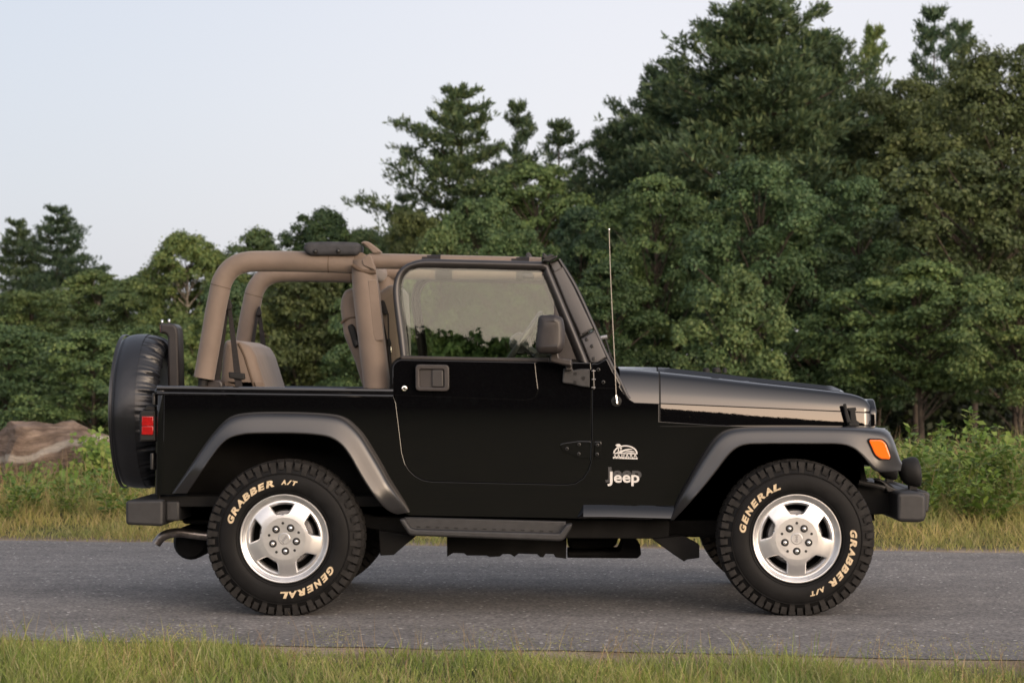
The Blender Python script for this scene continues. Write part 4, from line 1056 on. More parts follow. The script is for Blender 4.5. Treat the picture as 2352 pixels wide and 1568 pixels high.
L_PIN = leaf_shader('pine_needles', [(0.036, 0.068, 0.042), (0.057, 0.099, 0.058), (0.097, 0.131, 0.063)])
L_BLK = leaf_shader('leaf_wood_shade', [(0.008, 0.014, 0.006), (0.014, 0.024, 0.009), (0.021, 0.032, 0.011)], .1)  # shade inside the woods is put into these near-black leaf colours
def f_bark(t, b):
    tc = t.nodes.new('ShaderNodeTexCoord').outputs['Object']
    c = tramp(t, tnoise(t, tc, 3, 5), [(.3, (.030, .024, .020)), (.7, (.085, .070, .056))])
    t.links.new(c, b.inputs['Base Color']); tbump(t, b, tnoise(t, tc, 9, 4), .8, .03)
BARK = shader('bark', f_bark)
def f_birch(t, b):
    tc = t.nodes.new('ShaderNodeTexCoord').outputs['Object']
    c = tramp(t, tnoise(t, tc, 4, 5), [(.35, (.10, .09, .075)), (.55, (.30, .27, .22))])
    t.links.new(c, b.inputs['Base Color'])
BIRCH = shader('pale_bark', f_birch)
def unit(a): return a/np.maximum(np.linalg.norm(a, axis=-1, keepdims=True), 1e-9)
def leaf_quads(c, nrm, size, asp, rng, along=None):
    """one folded-diamond leaf per centre"""
    nrm = unit(nrm); r = unit(rng.normal(size=c.shape)) if along is None else along
    u = unit(r-nrm*np.sum(r*nrm, -1, keepdims=True)); w_ = np.cross(nrm, u)
    s = size[:, None]; a = asp
    v = np.stack([c-u*s*.5, c+w_*s*.5*a+u*s*.08+nrm*s*.06, c+u*s*.5, c-w_*s*.5*a+u*s*.08+nrm*s*.06], 1).reshape(-1, 3)
    f = np.arange(len(c)*4).reshape(-1, 4)
    return v, f
def ctube(paths):
    vs, fs = [], []
    for p, r in paths:
        g = tube(p, r, 6, cap=False); b = len(vs); vs += [tuple(q) for q in g[0]]; fs += [tuple(i+b for i in f) for f in g[1]]
    return np.array(vs), np.array(fs)
def broadleaf(seed, H, W, base, ncl, npl, leaf, top=.5, upright=.0, irr=.28, cs=1.0, tr=.016):
    """returns (crown verts, faces), (trunk verts, faces)"""
    rng = np.random.default_rng(seed)
    u = rng.random(ncl)**.85; ang = rng.random(ncl)*2*np.pi
    ph = rng.random(6)*6.28
    env = (np.maximum(u, .02)**.42)*((1-u)**top)*1.55
    lob = 1+irr*np.sin(3*ang+ph[0]+4*u)+irr*.7*np.sin(5*ang+ph[1]-6*u)+irr*.5*np.sin(2*ang+ph[2])
    rad = W/2*np.minimum(env, 1.05)*lob*(.30+.70*np.sqrt(rng.random(ncl)))
    z = base*H+(H-base*H)*u*.965
    C = np.stack([rad*np.cos(ang), rad*np.sin(ang), z+rng.normal(0, .03*H, ncl)*(1-u)], -1)
    cr_ = cs*W*rng.uniform(.055, .115, ncl)*(1.15-.45*u)
    # leaves hang in sprays: flattened clusters tipped outward
    idx = np.repeat(np.arange(ncl), npl)
    d = unit(rng.normal(size=(len(idx), 3))); d[:, 2] = np.where(d[:, 2] < -.35, -d[:, 2]*.6, d[:, 2]); d = unit(d)
    rr = (.35+.65*rng.random(len(idx))**.6)
    out = unit(C*np.array([1, 1, 0])+1e-6)
    elong = 1+upright*2
    off = d*rr[:, None]*cr_[idx][:, None]*np.array([1.08, 1.08, .72*elong])
    off[:, 2] -= .14*cr_[idx]*rr**2*(np.hypot(d[:, 0], d[:, 1]))
    stray = rng.random(len(idx)) < .10; off[stray] *= 1.5
    pos = C[idx]+off
    nr = d*.9+rng.normal(size=d.shape)*.55+np.array([0, 0, .45])
    s = leaf*rng.uniform(.6, 1.3, len(idx))
    v, f = leaf_quads(pos, nr, s, .75, rng)
    # trunk and limbs
    bend = rng.normal(0, .02*H, 2)
    tp = lambda t: Vector((bend[0]*t*t, bend[1]*t*t, H*t))
    paths = [([tp(t) for t in np.linspace(0, .86, 9)], [H*tr*(1-.85*t)+.01 for t in np.linspace(0, 1, 9)])]
    sel = rng.permutation(ncl)[:min(ncl, 46)]
    for k in sel:
        c = Vector(C[k]); t0 = max(.12, min(.8, (c.z/H)-.10-.45*math.hypot(c.x, c.y)/H*rng.uniform(.6, 1.2)))
        a = tp(t0); m_ = a.lerp(c, .5)+Vector((0, 0, -.02*H+.05*H*rng.random()))
        r0 = H*tr*(1-.85*t0)*.42
        paths.append((cat([a, m_, c], 3), [r0*(1-.8*q/6)+.008 for q in range(7)]))
    return (v, f), ctube(paths)
def pine(seed, H, W, base=.15, nw=26, leaf=.34, droop=.1, gap=.0, topw=.12, ntuft=9, full=.62):
    rng = np.random.default_rng(seed)
    P0, DD, paths = [], [], []
    bend = rng.normal(0, .008*H, 2)
    tp = lambda t: np.array([bend[0]*t*t, bend[1]*t*t, H*t])
    paths.append(([Vector(tp(t)) for t in np.linspace(0, .985, 12)], [H*.014*(1-.93*t)+.008 for t in np.linspace(0, 1, 12)]))
    for k in range(nw):
        q = k/(nw-1); t = base+(1-base)*(q**.92)*.985
        prof = (1-q)**full*(.55+.45*min(1, q/.22))+topw*(1-q)
        nb_ = rng.integers(4, 7); a0 = rng.random()*6.28
        for b in range(nb_):
            if rng.random() < gap: continue
            a = a0+b*6.28/nb_+rng.normal(0, .25); ln = max(.12*W*.5, W/2*prof*rng.uniform(.42, 1.2))
            rise = ln*(.05+.38*q+rng.normal(0, .07)); o = tp(t)
            e = np.array([math.cos(a), math.sin(a), 0])
            side_ = np.array([-e[1], e[0], 0])
            pts = [o+e*ln*s_+np.array([0, 0, rise*s_**1.6-droop*ln*math.sin(s_*3.1)*(.7-q*.5)]) for s_ in np.linspace(0, 1, 6)]
            paths.append(([Vector(p) for p in pts], [max(.006, ln*.016*(1-.85*s_)) for s_ in np.linspace(0, 1, 6)]))
            nt_ = max(4, int(ln/(leaf*.55)))
            for s_ in np.linspace(.22, 1, nt_):
                i0 = min(4, int(s_*5)); fr = s_*5-i0; c = pts[i0]*(1-fr)+pts[i0+1]*fr
                wdt = ln*.30*(1-abs(s_-.55)*1.1)+.05
                for j in range(ntuft//3+1):
                    sp = rng.normal(0, .6)*wdt
                    P0.append(c+side_*sp+e*rng.normal(0, .08)*ln+np.array([0, 0, rng.normal(.03, .05)*ln*.4]))
                    DD.append(e*.55+side_*np.sign(sp)*.45+np.array([0, 0, .75]))
    # leader tufts
    for t in np.linspace(.93, 1.0, 8): P0.append(tp(t)); DD.append(np.array([rng.normal(0, .3), rng.normal(0, .3), 1.]))
    P0 = np.array(P0); DD = unit(np.array(DD)); nn = 7
    idx = np.repeat(np.arange(len(P0)), nn)
    al = unit(DD[idx]+rng.normal(size=(len(idx), 3))*.55)
    c = P0[idx]+al*leaf*.35+rng.normal(size=(len(idx), 3))*leaf*.22
    nr = np.cross(al, unit(rng.normal(size=al.shape)))
    v, f = leaf_quads(c, nr, leaf*rng.uniform(.6, 1.25, len(idx)), .26, rng, along=al)
    return (v, f), ctube(paths)
def put_tree(name, geo_, loc, rz, leafm, barkm, label, group, sc=(1, 1, 1)):
    root = empty(name, loc); root.rotation_euler = (0, 0, rz); root.scale = sc
    tag(root, label, 'tree', group)
    for nm, g, m in (('crown', geo_[0], leafm), ('trunk', geo_[1], barkm)):
        if isinstance(g, bpy.types.Mesh):
            o = bpy.data.objects.new(nm, g); COL.objects.link(o)
            if o.data.materials[0] != m:
                o.material_slots[0].link = 'OBJECT'; o.material_slots[0].material = m
        else: o = np_mesh(nm, g[0], g[1], m)
        o.parent = root; o.location = (0, 0, 0)
    return root
def meshify(g, m, nm):
    o = np_mesh(nm, g[0], g[1], m); me = o.data; bpy.data.objects.remove(o); return me
PROTO = {}
def proto(key, fn, lm, bm_):
    if key not in PROTO:
        a, b = fn(); PROTO[key] = (meshify(a, lm, 'crown'), meshify(b, bm_, 'trunk'))
    return PROTO[key]
TREES = []
def tree(kind, x, y, Zd, wpx, label, lm=None, rz=None, group=None):
    """crown top seen at photo pixel (x, y); the tree stands Zd metres from the photographer"""
    Y = Zd-D; top = P(x, y, Y); gz = float(ground_z(top.x, Y)); H = top.z-gz; W = wpx*Zd/4970
    ks = KINDS[kind]; g = proto(kind, ks[0], ks[1], ks[2]); H0, W0 = ks[3], ks[4]
    nm = ks[5] if 'birch' in label or ks[5] != 'birch_tree' else 'broadleaf_tree'; bk = BIRCH if nm == 'birch_tree' else BARK; rr_ = rz if rz is not None else (x*1.7+y*.3) % 6.28
    put_tree(nm, g, (top.x, Y, gz), rr_, lm or ks[1], bk, label, group, (W/W0, W/W0, H/H0))
KINDS = {
 'maple_a': (lambda: broadleaf(1, 10, 4.7, .28, 170, 260, .115, .45, .0, .28, 1.15), L_MID, BARK, 10, 4.7, 'broadleaf_tree'),
 'maple_b': (lambda: broadleaf(2, 10, 4.7, .26, 190, 240, .112, .40, .15, .28, 1.1), L_YEL, BARK, 10, 4.7, 'broadleaf_tree'),
 'maple_c': (lambda: broadleaf(3, 10, 4.8, .32, 170, 260, .12, .38, .0, .36, 1.2), L_OLV, BARK, 10, 4.8, 'broadleaf_tree'),
 'low': (lambda: broadleaf(4, 6.8, 4.6, .10, 170, 250, .115, .42, .0, .30, 1.15), L_MID, BARK, 6.8, 4.6, 'broadleaf_tree'),
 'low_b': (lambda: broadleaf(14, 6.5, 3.6, .12, 130, 250, .105, .5, .25, .34, 1.1), L_YEL, BARK, 6.5, 3.6, 'broadleaf_tree'),
 'big': (lambda: broadleaf(33, 14, 9, .30, 330, 280, .125, .40, .0, .30, .9, .013), L_OLV, BARK, 14, 9, 'broadleaf_tree'),
 'dome': (lambda: broadleaf(41, 9, 4.8, .22, 260, 240, .11, .48, .1, .24, 1.0, .013), L_YEL, BIRCH, 9, 4.6, 'birch_tree'),
 'high': (lambda: broadleaf(23, 9, 5, .50, 150, 270, .12, .40, .0, .40, 1.1, .013), L_MID, BARK, 9, 5, 'broadleaf_tree'),
 'birch': (lambda: broadleaf(5, 10, 4, .22, 230, 210, .11, .50, .1, .22, 1.1, .012), L_YEL, BIRCH, 10, 4, 'birch_tree'),
 'open': (lambda: broadleaf(6, 10, 5, .34, 150, 270, .118, .36, .0, .38, 1.1, .018), L_OLV, BARK, 10, 5, 'broadleaf_tree'),
 'pine_a': (lambda: pine(7, 14, 9.5, .16, 19, .25, .06, .14, .06, 15, .50), L_PIN, BARK, 14, 9.5, 'pine_tree'),
 'pine_b': (lambda: pine(8, 15, 9.5, .34, 24, .25, .03, .06, .08, 15, .48), L_PIN, BARK, 15, 9.5, 'pine_tree'),
 'pine_c': (lambda: pine(9, 12, 6.5, .22, 18, .24, .05, .22, .06, 12, .55), L_PIN, BARK, 12, 6.5, 'pine_tree'),
}
# ---- left
T = tree
T('pine_a', 40, 512, 105, 300, 'slim pine at the far left edge, just left of a taller pine')
T('pine_a', 132, 482, 104, 350, 'tallest slim pine above the trees left of the spare wheel', rz=2.0)
T('maple_b', 62, 664, 92, 300, 'yellowish round tree under the two slim pines at the far left')
T('low', 20, 742, 76, 330, 'dark green bushy tree behind the boulder, cut by the picture edge', L_MID)
T('dome', 225, 618, 98, 300, 'even green tree between the slim pines and the pale birch')
T('maple_a', 322, 628, 94, 240, 'small mid green tree touching the left side of the pale birch', L_YEL, 1.1)
T('dome', 425, 528, 84, 270, 'yellow green birch with pale forking stems behind the rear roll bar')
T('low', 215, 752, 70, 330, 'broad tree between boulder and spare wheel', L_MID, 2.2)
T('maple_a', 330, 745, 74, 260, 'green tree seen just above the spare wheel cover', L_MID, .4)
T('birch', 596, 520, 92, 220, 'pale green treetop above the middle of the rear roll bar', L_YEL, 2.5)
T('low', 540, 640, 78, 260, 'green bushy tree seen inside the rear roll bar hoop', L_MID, 4.0)
T('dome', 745, 474, 88, 270, 'dark round headed tree above the grey pad of the roll bar', L_DRK, .8)
T('low_b', 470, 720, 68, 240, 'yellow green bushy tree behind the rear seat', L_YEL, 3.3)
T('maple_b', 830, 520, 86, 200, 'small green tree between the dark round headed tree and the big layered pine', L_MID, 3.7)
T('low', 690, 610, 72, 320, 'yellowish bushy tree framed between roll bar and front seat', L_OLV, 5.2)
# ---- middle
T('pine_a', 1062, 212, 84, 590, 'large layered pine with a visible stem rising above the door', None, .9)
T('pine_c', 1186, 246, 88, 280, 'narrow pine spire right of the large layered pine', None, 3.9)
T('pine_c', 1284, 290, 86, 360, 'round topped pine right of the narrow pine spire', None, 5.1)
T('pine_a', 925, 455, 90, 300, 'short dark pine at the left foot of the large layered pine', None, 2.8)
T('maple_b', 945, 478, 76, 200, 'light green tree left below the large layered pine', L_OLV, 1.9)
T('maple_b', 1105, 448, 72, 280, 'bright green tree above the middle of the door window', L_MID, 4.4)
T('maple_a', 1235, 368, 80, 320, 'tall mid green tree under the round topped pine', L_MID, 2.6)
T('low_b', 1010, 520, 68, 230, 'light bushy tree just above the roll bar over the door', L_YEL, .5)
T('maple_b', 1190, 520, 67, 240, 'green tree just above the windscreen top', L_MID, 5.9)
T('maple_a', 1335, 470, 70, 240, 'dark green tree left of the antenna tip', L_DRK, 1.5)
T('low', 880, 640, 70, 280, 'green bushy tree seen through the door window, left part', L_MID, 1.2)
T('low', 1120, 640, 68, 300, 'green bushy tree seen through the door window, right part', L_MID, 4.9)
# ---- right
T('pine_b', 1745, -6, 80, 700, 'biggest pine, its ragged top touching the upper picture edge', None, .3)
T('pine_b', 1530, 150, 84, 460, 'dark pine on the left shoulder of the biggest pine', None, 2.3)
T('pine_b', 1425, 292, 84, 360, 'lowest pine in the row stepping up to the biggest pine', None, 4.2)
T('pine_b', 1890, 92, 86, 470, 'broad pine on the right shoulder of the biggest pine', None, 5.5)
T('pine_c', 2010, 76, 90, 300, 'thin sparse pine top between the broad pine and the dark spire', L_YEL, 1.0)
T('pine_c', 2142, 34, 84, 370, 'dark pine spire, second highest of the right side', None, 2.9)
T('pine_c', 2214, 68, 90, 290, 'sparse thin pine right of the dark spire', None, .2)
T('big', 2335, 92, 76, 560, 'huge olive green tree filling the top right corner', L_OLV, .4)
T('big', 2085, 175, 82, 430, 'broad olive tree closing the gap between the biggest pine and the dark spire', L_OLV, 3.3)
T('maple_c', 2105, 290, 74, 330, 'olive green tree under the dark pine spire', L_OLV, 2.0)
T('open', 1505, 398, 66, 300, 'dark tree with a forked stem right of the antenna', L_MID, 3.1)
T('maple_b', 1742, 358, 63, 350, 'feathery light green tree below the biggest pine', L_MID, .9)
T('maple_c', 1975, 400, 68, 300, 'mid green tree right of the feathery light green tree', L_MID, 4.1)
T('high', 2235, 345, 62, 460, 'olive tree with a bare slanting limb at the right', L_OLV, 5.0)
T('low_b', 1692, 618, 55, 260, 'bright yellow green bushy tree above the hood', L_YEL, 2.2)
T('maple_a', 1395, 600, 62, 300, 'dark green tree behind the antenna mast', L_DRK, .7)
T('maple_c', 1880, 560, 64, 300, 'dark tree above the front end of the hood', L_DRK, 3.6)
T('high', 2120, 600, 58, 400, 'tree with green drooping sprays in front of the dark wood', L_MID, 1.6)
T('high', 2345, 640, 55, 330, 'yellowish tree at the right edge over the tall weeds', L_YEL, 2.7)
T('maple_a', 1560, 700, 66, 300, 'low dark tree behind the rear part of the hood', L_DRK, 4.7)
T('high', 2015, 720, 66, 280, 'slender dark tree over the front wing', L_DRK, 5.3)
# deep wood behind: one mass
def wood(name, tabs, n, leaf, m, y0, y1, seed, cl=260, hr=(.75, 1.05), wr=(1.6, 3.2), ex=.45, ref=None):
    rng = np.random.default_rng(seed); out = []
    xs_ = rng.uniform(tabs[0][0], tabs[-1][0], cl); ys_ = rng.uniform(y0, y1, cl)
    tops = np.interp(xs_, [q[0] for q in tabs], [q[1] for q in tabs])
    per = n//cl
    for a, b, tp_ in zip(xs_, ys_, tops):
        gz = float(ground_z(a, b)); tp_ = tp_ if ref is None else tp_*abs(b)/ref; h = (tp_-gz)*rng.uniform(*hr); wd = rng.uniform(*wr)
        u = rng.random(per); u = u if ref is None else np.where(rng.random(per) < .6, u, u**.4); an = rng.random(per)*6.28; rr_ = wd*np.sqrt(rng.random(per))*np.minimum(1, (1-u)**ex*1.3)
        p = np.stack([a+rr_*np.cos(an), b+rr_*np.sin(an), gz+h*u], -1)
        out.append(p)
    c = np.concatenate(out); nr = rng.normal(size=c.shape)+np.array([0, -.3, .5])
    v, f = leaf_quads(c, nr, leaf*rng.uniform(.6, 1.3, len(c)), .8, rng)
    return tag(np_mesh(name, v, f, m), kind='stuff')
def wx(px, Zd): return (px-CX)*Zd/4970
Zw = 108
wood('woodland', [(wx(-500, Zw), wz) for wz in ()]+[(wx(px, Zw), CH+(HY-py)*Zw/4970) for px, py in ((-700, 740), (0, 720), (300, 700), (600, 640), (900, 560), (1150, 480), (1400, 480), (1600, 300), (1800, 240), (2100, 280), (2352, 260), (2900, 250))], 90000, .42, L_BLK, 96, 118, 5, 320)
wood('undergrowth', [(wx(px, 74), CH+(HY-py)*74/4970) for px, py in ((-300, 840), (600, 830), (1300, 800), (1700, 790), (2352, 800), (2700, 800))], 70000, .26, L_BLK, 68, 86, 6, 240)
# wood behind the photographer: mirrored in paint and glass
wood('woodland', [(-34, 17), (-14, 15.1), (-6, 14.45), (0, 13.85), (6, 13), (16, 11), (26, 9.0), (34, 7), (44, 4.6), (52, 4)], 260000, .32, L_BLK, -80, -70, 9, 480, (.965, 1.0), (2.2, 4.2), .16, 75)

wood('undergrowth', [(-40, 11.5), (-6, 11.5), (6, 10), (16, 7.5), (30, 4.5), (44, 2.5), (54, 2)], 130000, .80, L_BLK, -96, -82, 12, 340, (.9, 1.0), (2.6, 4.6), .16, 75)  # added unseen leaf mass, closes sky gaps in the car's reflections
# ================================================================== GRASS AND WEEDS
def grass_shader(name, cols, trans=.3):
    def fn(t, b):
        g = t.nodes.new('ShaderNodeNewGeometry'); tc = t.nodes.new('ShaderNodeTexCoord').outputs['Object']
        c = tramp(t, g.outputs['Random Per Island'], [(i_/(len(cols)-1), q) for i_, q in enumerate(cols)])
        p = tramp(t, tnoise(t, tc, 1.6, 3), [(.32, (.78, .88, .8)), (.68, (1.22, 1.08, 1.0))])
        c = tmix(t, 1.0, c, p, 'MULTIPLY')
        dry = tramp(t, tnoise(t, tc, 2.3, 4), [(.58, (0, 0, 0)), (.70, (.75, .75, .75))]); c = tmix(t, dry, c, (.20, .135, .06))
        t.links.new(c, b.inputs['Base Color'])
        tr = t.nodes.new('ShaderNodeBsdfTranslucent'); t.links.new(c, tr.inputs[0])
        mx = t.nodes.new('ShaderNodeMixShader'); mx.inputs[0].default_value = trans
        out = [q for q in t.nodes if q.type == 'OUTPUT_MATERIAL'][0]
        t.links.new(b.outputs[0], mx.inputs[1]); t.links.new(tr.outputs[0], mx.inputs[2]); t.links.new(mx.outputs[0], out.inputs[0])
    return shader(name, fn, .6, .3)
G_FRONT = grass_shader('grass_green', [(0.127, 0.189, 0.038), (0.179, 0.245, 0.053), (0.235, 0.275, 0.079), (0.179, 0.235, 0.050), (0.310, 0.296, 0.137), (0.338, 0.347, 0.179)])
G_FAR = grass_shader('grass_olive', [(0.221, 0.241, 0.071), (0.286, 0.288, 0.090), (0.351, 0.315, 0.123), (0.416, 0.335, 0.177)])
G_TALL = grass_shader('tall_grass', [(0.137, 0.187, 0.049), (0.215, 0.254, 0.071), (0.286, 0.288, 0.104), (0.364, 0.301, 0.157)])
G_DRY = grass_shader('dry_stems', [(0.312, 0.235, 0.139), (0.240, 0.148, 0.088), (0.384, 0.321, 0.202)])
W_LEAF = leaf_shader('weed_leaf', [(.095, .17, .036), (.145, .225, .050), (.23, .28, .075)], .3)
W_DEEP = leaf_shader('weed_leaf_dark', [(0.083, 0.159, 0.037), (0.134, 0.220, 0.051), (0.201, 0.268, 0.073)], .3)
def blades(x, y, h, wdt, lean, rng, curl=.5):
    n = len(x); z = ground_z(x, y)
    a = rng.random(n)*6.28; la = rng.random(n)*6.28; l = lean*rng.random(n)**.7*h
    face = np.stack([np.cos(a), np.sin(a), np.zeros(n)], -1); ld = np.stack([np.cos(la), np.sin(la), np.zeros(n)], -1)
    b = np.stack([x, y, z-.01], -1); V = []
    for s_, ws in ((0, .8), (.35, 1.0), (.7, .7), (1, .08)):
        c = b+ld*(l*s_**1.8)[:, None]+np.array([0, 0, 1.])*(h*s_*(1-curl*.35*s_*lean))[:, None]
        V += [c-face*(wdt*ws*.5)[:, None], c+face*(wdt*ws*.5)[:, None]]
    v = np.stack(V, 1).reshape(-1, 3); o = np.arange(n)[:, None]*8
    f = np.concatenate([o+np.array([[k, k+1, k+3, k+2]]) for k in (0, 2, 4)], 1).reshape(-1, 4)
    return v, f
def join(gs):
    vs, fs, b = [], [], 0
    for v, f in gs: vs.append(v); fs.append(f+b); b += len(v)
    return np.concatenate(vs), np.concatenate(fs)
rng = np.random.default_rng(21)
# near verge
n = 98000
x = rng.uniform(-5.2, 4.4, n); d = rng.uniform(0, 2.1, n)
thr = np.interp(x, [-3.3, -1.5, -.3, .6, 2.9], [.06, .10, .26, .46, .62])+.07*np.sin(x*5.1)+.05*np.sin(x*11+1)
keep = (d > thr*rng.uniform(.55, 1.15, n)); x, d = x[keep], d[keep]
y = road_near(x)-d
h = rng.uniform(.03, .088, len(x))*(1+.25*np.sin(x*2.3)+.2*np.sin(x*7+y*5))*np.clip(.65+d*.8, .5, 1.1)
h = np.where(rng.random(len(x)) < .05, h*1.8, h)
g1 = blades(x, y, h, rng.uniform(.0022, .0048, len(x)), .75, rng)
tag(np_mesh('grass', *g1, G_FRONT), kind='stuff')
n = 1100; x = rng.uniform(-3.2, 2.8, n); y = road_near(x)-rng.uniform(.08, 1.7, n)
g2 = blades(x, y, rng.uniform(.08, .20, n), rng.uniform(.0013, .0026, n), .5, rng)
# seed heads: little scattered grains
n = 9000; pc = rng.integers(0, 70, n); cx_ = rng.uniform(-3.0, 2.6, 70); cd_ = rng.uniform(.25, 1.3, 70)
sx_ = cx_[pc]+rng.normal(0, .07, n); sy_ = road_near(cx_[pc])-cd_[pc]+rng.normal(0, .07, n)
hz_ = rng.uniform(.04, .125, n)
sv = leaf_quads(np.stack([sx_, sy_, hz_], -1), rng.normal(size=(n, 3)), rng.uniform(.003, .0065, n), .8, rng)
tag(np_mesh('grass', *join([g2]), G_DRY), kind='stuff')
tag(np_mesh('weeds', *sv, grass_shader('seed_heads', [(.30, .30, .11), (.40, .38, .16), (.26, .28, .09)])), kind='stuff')
# far verge
n = 42000; x = rng.uniform(-6.5, 5.5, n); d = rng.uniform(0, 2.3, n)**1.0
keep = d > rng.uniform(0, .28, n)*(1+.6*np.sin(x*3)); x, d = x[keep], d[keep]; y = road_far(x)+d
h = rng.uniform(.05, .15, len(x))*(.55+.6*d)*(1+.3*np.sin(x*2.1)+.2*np.sin(x*5.7))
tag(np_mesh('grass', *blades(x, y, np.clip(h, .03, .4), rng.uniform(.003, .007, len(x)), .9, rng), G_FAR), kind='stuff')
# tall grass bank
n = 46000; x = rng.uniform(-8, 8, n); d = rng.uniform(1.9, 6.5, n); y = road_far(x)+d
hm = np.interp(x, [-8, -4.2, -3.0, -1.5, 1, 2.2, 3.2, 8], [.40, .36, .36, .40, .46, .52, .62, .62])
h = hm*rng.uniform(.35, 1.0, n)*(1+.2*np.sin(x*3.3)+.15*np.sin(x*8+y*3))*np.clip((d-1.6)/1.3, .35, 1)
tag(np_mesh('grass', *blades(x, y, h, rng.uniform(.004, .009, n), .7, rng), G_TALL), kind='stuff')
n = 2600; x = rng.uniform(-8, 8, n); y = road_far(x)+rng.uniform(2.0, 5.5, n)
tag(np_mesh('grass', *blades(x, y, np.interp(x, [-8, -2, 2, 8], [.5, .5, .65, .75])*rng.uniform(.5, 1.05, n), rng.uniform(.003, .006, n), .5, rng), G_DRY), kind='stuff')
# low leafy ground cover among the tall grass
n = 30000; x = rng.uniform(-8, 8, n); d = rng.uniform(2.4, 7, n); y = road_far(x)+d
hh = np.interp(x, [-8, -3, 1.5, 3.0, 8], [.26, .30, .36, .50, .52])*(.45+.75*(np.sin(x*2.7+1)*np.sin(y*2.1+x)*.5+.5))
z = ground_z(x, y)+hh*rng.random(n)**.6
lv = leaf_quads(np.stack([x, y, z], -1), rng.normal(size=(n, 3))*.7+np.array([0, -.3, .8]), rng.uniform(.03, .085, n), .62, rng)
tag(np_mesh('ground_cover', *lv, W_DEEP), kind='stuff')
# single weeds
def weed(seed, h, ns, leaf, spread, asp=.48, upto=1.0):
    rng = np.random.default_rng(seed); C, U, Nn, S, paths = [], [], [], [], []
    for s in range(ns):
        a = rng.random()*6.28; b = np.array([math.cos(a), math.sin(a), 0])*spread*.25*rng.random(); hs = h*rng.uniform(.55, 1.0)
        tip = b+np.array([math.cos(a), math.sin(a), 0])*spread*rng.uniform(.3, 1)+np.array([0, 0, hs])
        pts = [b*(1-t)+tip*t+np.array([0, 0, .12*hs*math.sin(3.14*t)]) for t in np.linspace(0, 1, 7)]
        paths.append(([Vector(p) for p in pts], [.005*(1-.75*t) for t in np.linspace(0, 1, 7)]))
        nl = max(7, int(hs/(leaf*.30)))
        for k in range(nl):
            t = .12+.88*k/(nl-1); i0 = min(5, int(t*6)); fr = t*6-i0; p = pts[i0]*(1-fr)+pts[i0+1]*fr
            for q in range(2):
                az = k*2.4+q*3.14+rng.normal(0, .4); o = np.array([math.cos(az), math.sin(az), rng.uniform(-.25, .5)]); o /= np.linalg.norm(o)
                L_ = leaf*rng.uniform(.6, 1.25)*(1.1-.55*t)
                C.append(p+o*L_*.6); U.append(o); Nn.append(np.array([0, 0, 1.])-o*.3+rng.normal(0, .35, 3)); S.append(L_)
    g = leaf_quads(np.array(C), np.array(Nn), np.array(S), asp, rng, along=np.array(U))
    return g, ctube(paths)
G_STEM = mat('weed_stem', (.12, .13, .05), .7)
def put_weed(g, px, py, Zd, sc, rz, label, m=None, name='weed', group='weeds on the far side of the road'):
    p = P(px, py, Zd-D); gz = float(ground_z(p.x, Zd-D)); root = empty(name, (p.x, Zd-D, gz)); root.rotation_euler = (0, 0, rz); root.scale = (sc, sc, sc)
    tag(root, label, 'plant', group)
    for nm, me, mm in (('foliage', g[0], m or W_LEAF), ('stem', g[1], G_STEM)):
        o = bpy.data.objects.new(nm, me); COL.objects.link(o); o.parent = root
        if o.data.materials[0] != mm: o.material_slots[0].link = 'OBJECT'; o.material_slots[0].material = mm
    return root
def wp(*a, **k): g = weed(*a, **k); return meshify(g[0], W_LEAF, 'foliage'), meshify(g[1], G_STEM, 'stem')
WA, WB, WC, WD = wp(1, .8, 9, .125, .34), wp(2, .62, 12, .085, .36), wp(3, .5, 10, .11, .40, asp=.6), wp(4, .75, 6, .15, .24, asp=.55)
for g, px, Zd, sc, rz, lb, m in (
    (WA, 2262, 16.2, .98, .4, 'tallest leafy weed, at the right among the tall grass', None),
    (WB, 2330, 16.0, .90, 1.9, 'bushy weed cut by the right edge of the picture', None),
    (WC, 2195, 16.0, 1.05, 2.7, 'broad low weed between the bumper and the tallest leafy weed', None),
    (WA, 2150, 16.6, .84, 3.9, 'leafy weed just beyond the front fog lamp', None),
    (WD, 2072, 16.4, .86, .9, 'large leaved yellow green weed peeping past the front wing', None),
    (WC, 2285, 15.4, .80, 5.1, 'dark low weed in front of the tallest leafy weed', W_DEEP),
    (WB, 2225, 15.5, .66, .2, 'small bushy weed over the dry grass near the road edge', None),
    (WC, 2130, 15.6, .66, 4.4, 'small dark weed under the front bumper', W_DEEP),
    (WB, 2040, 16.2, .70, 3.2, 'bushy weed seen between front tyre and bumper', None),
    (WC, 60, 16.6, .62, 1.2, 'leafy weed in front of the boulder, towards the picture edge', W_DEEP),
    (WB, 150, 16.4, .52, 2.2, 'leafy weed in front of the middle of the boulder', None),
    (WC, 265, 16.2, .60, .5, 'leafy weed under the spare wheel', None),
    (WB, 20, 16.0, .48, 4.0, 'small leafy weed at the left edge of the picture', None)):
    put_weed(g, px, 1100, Zd, sc, rz, lb, m)
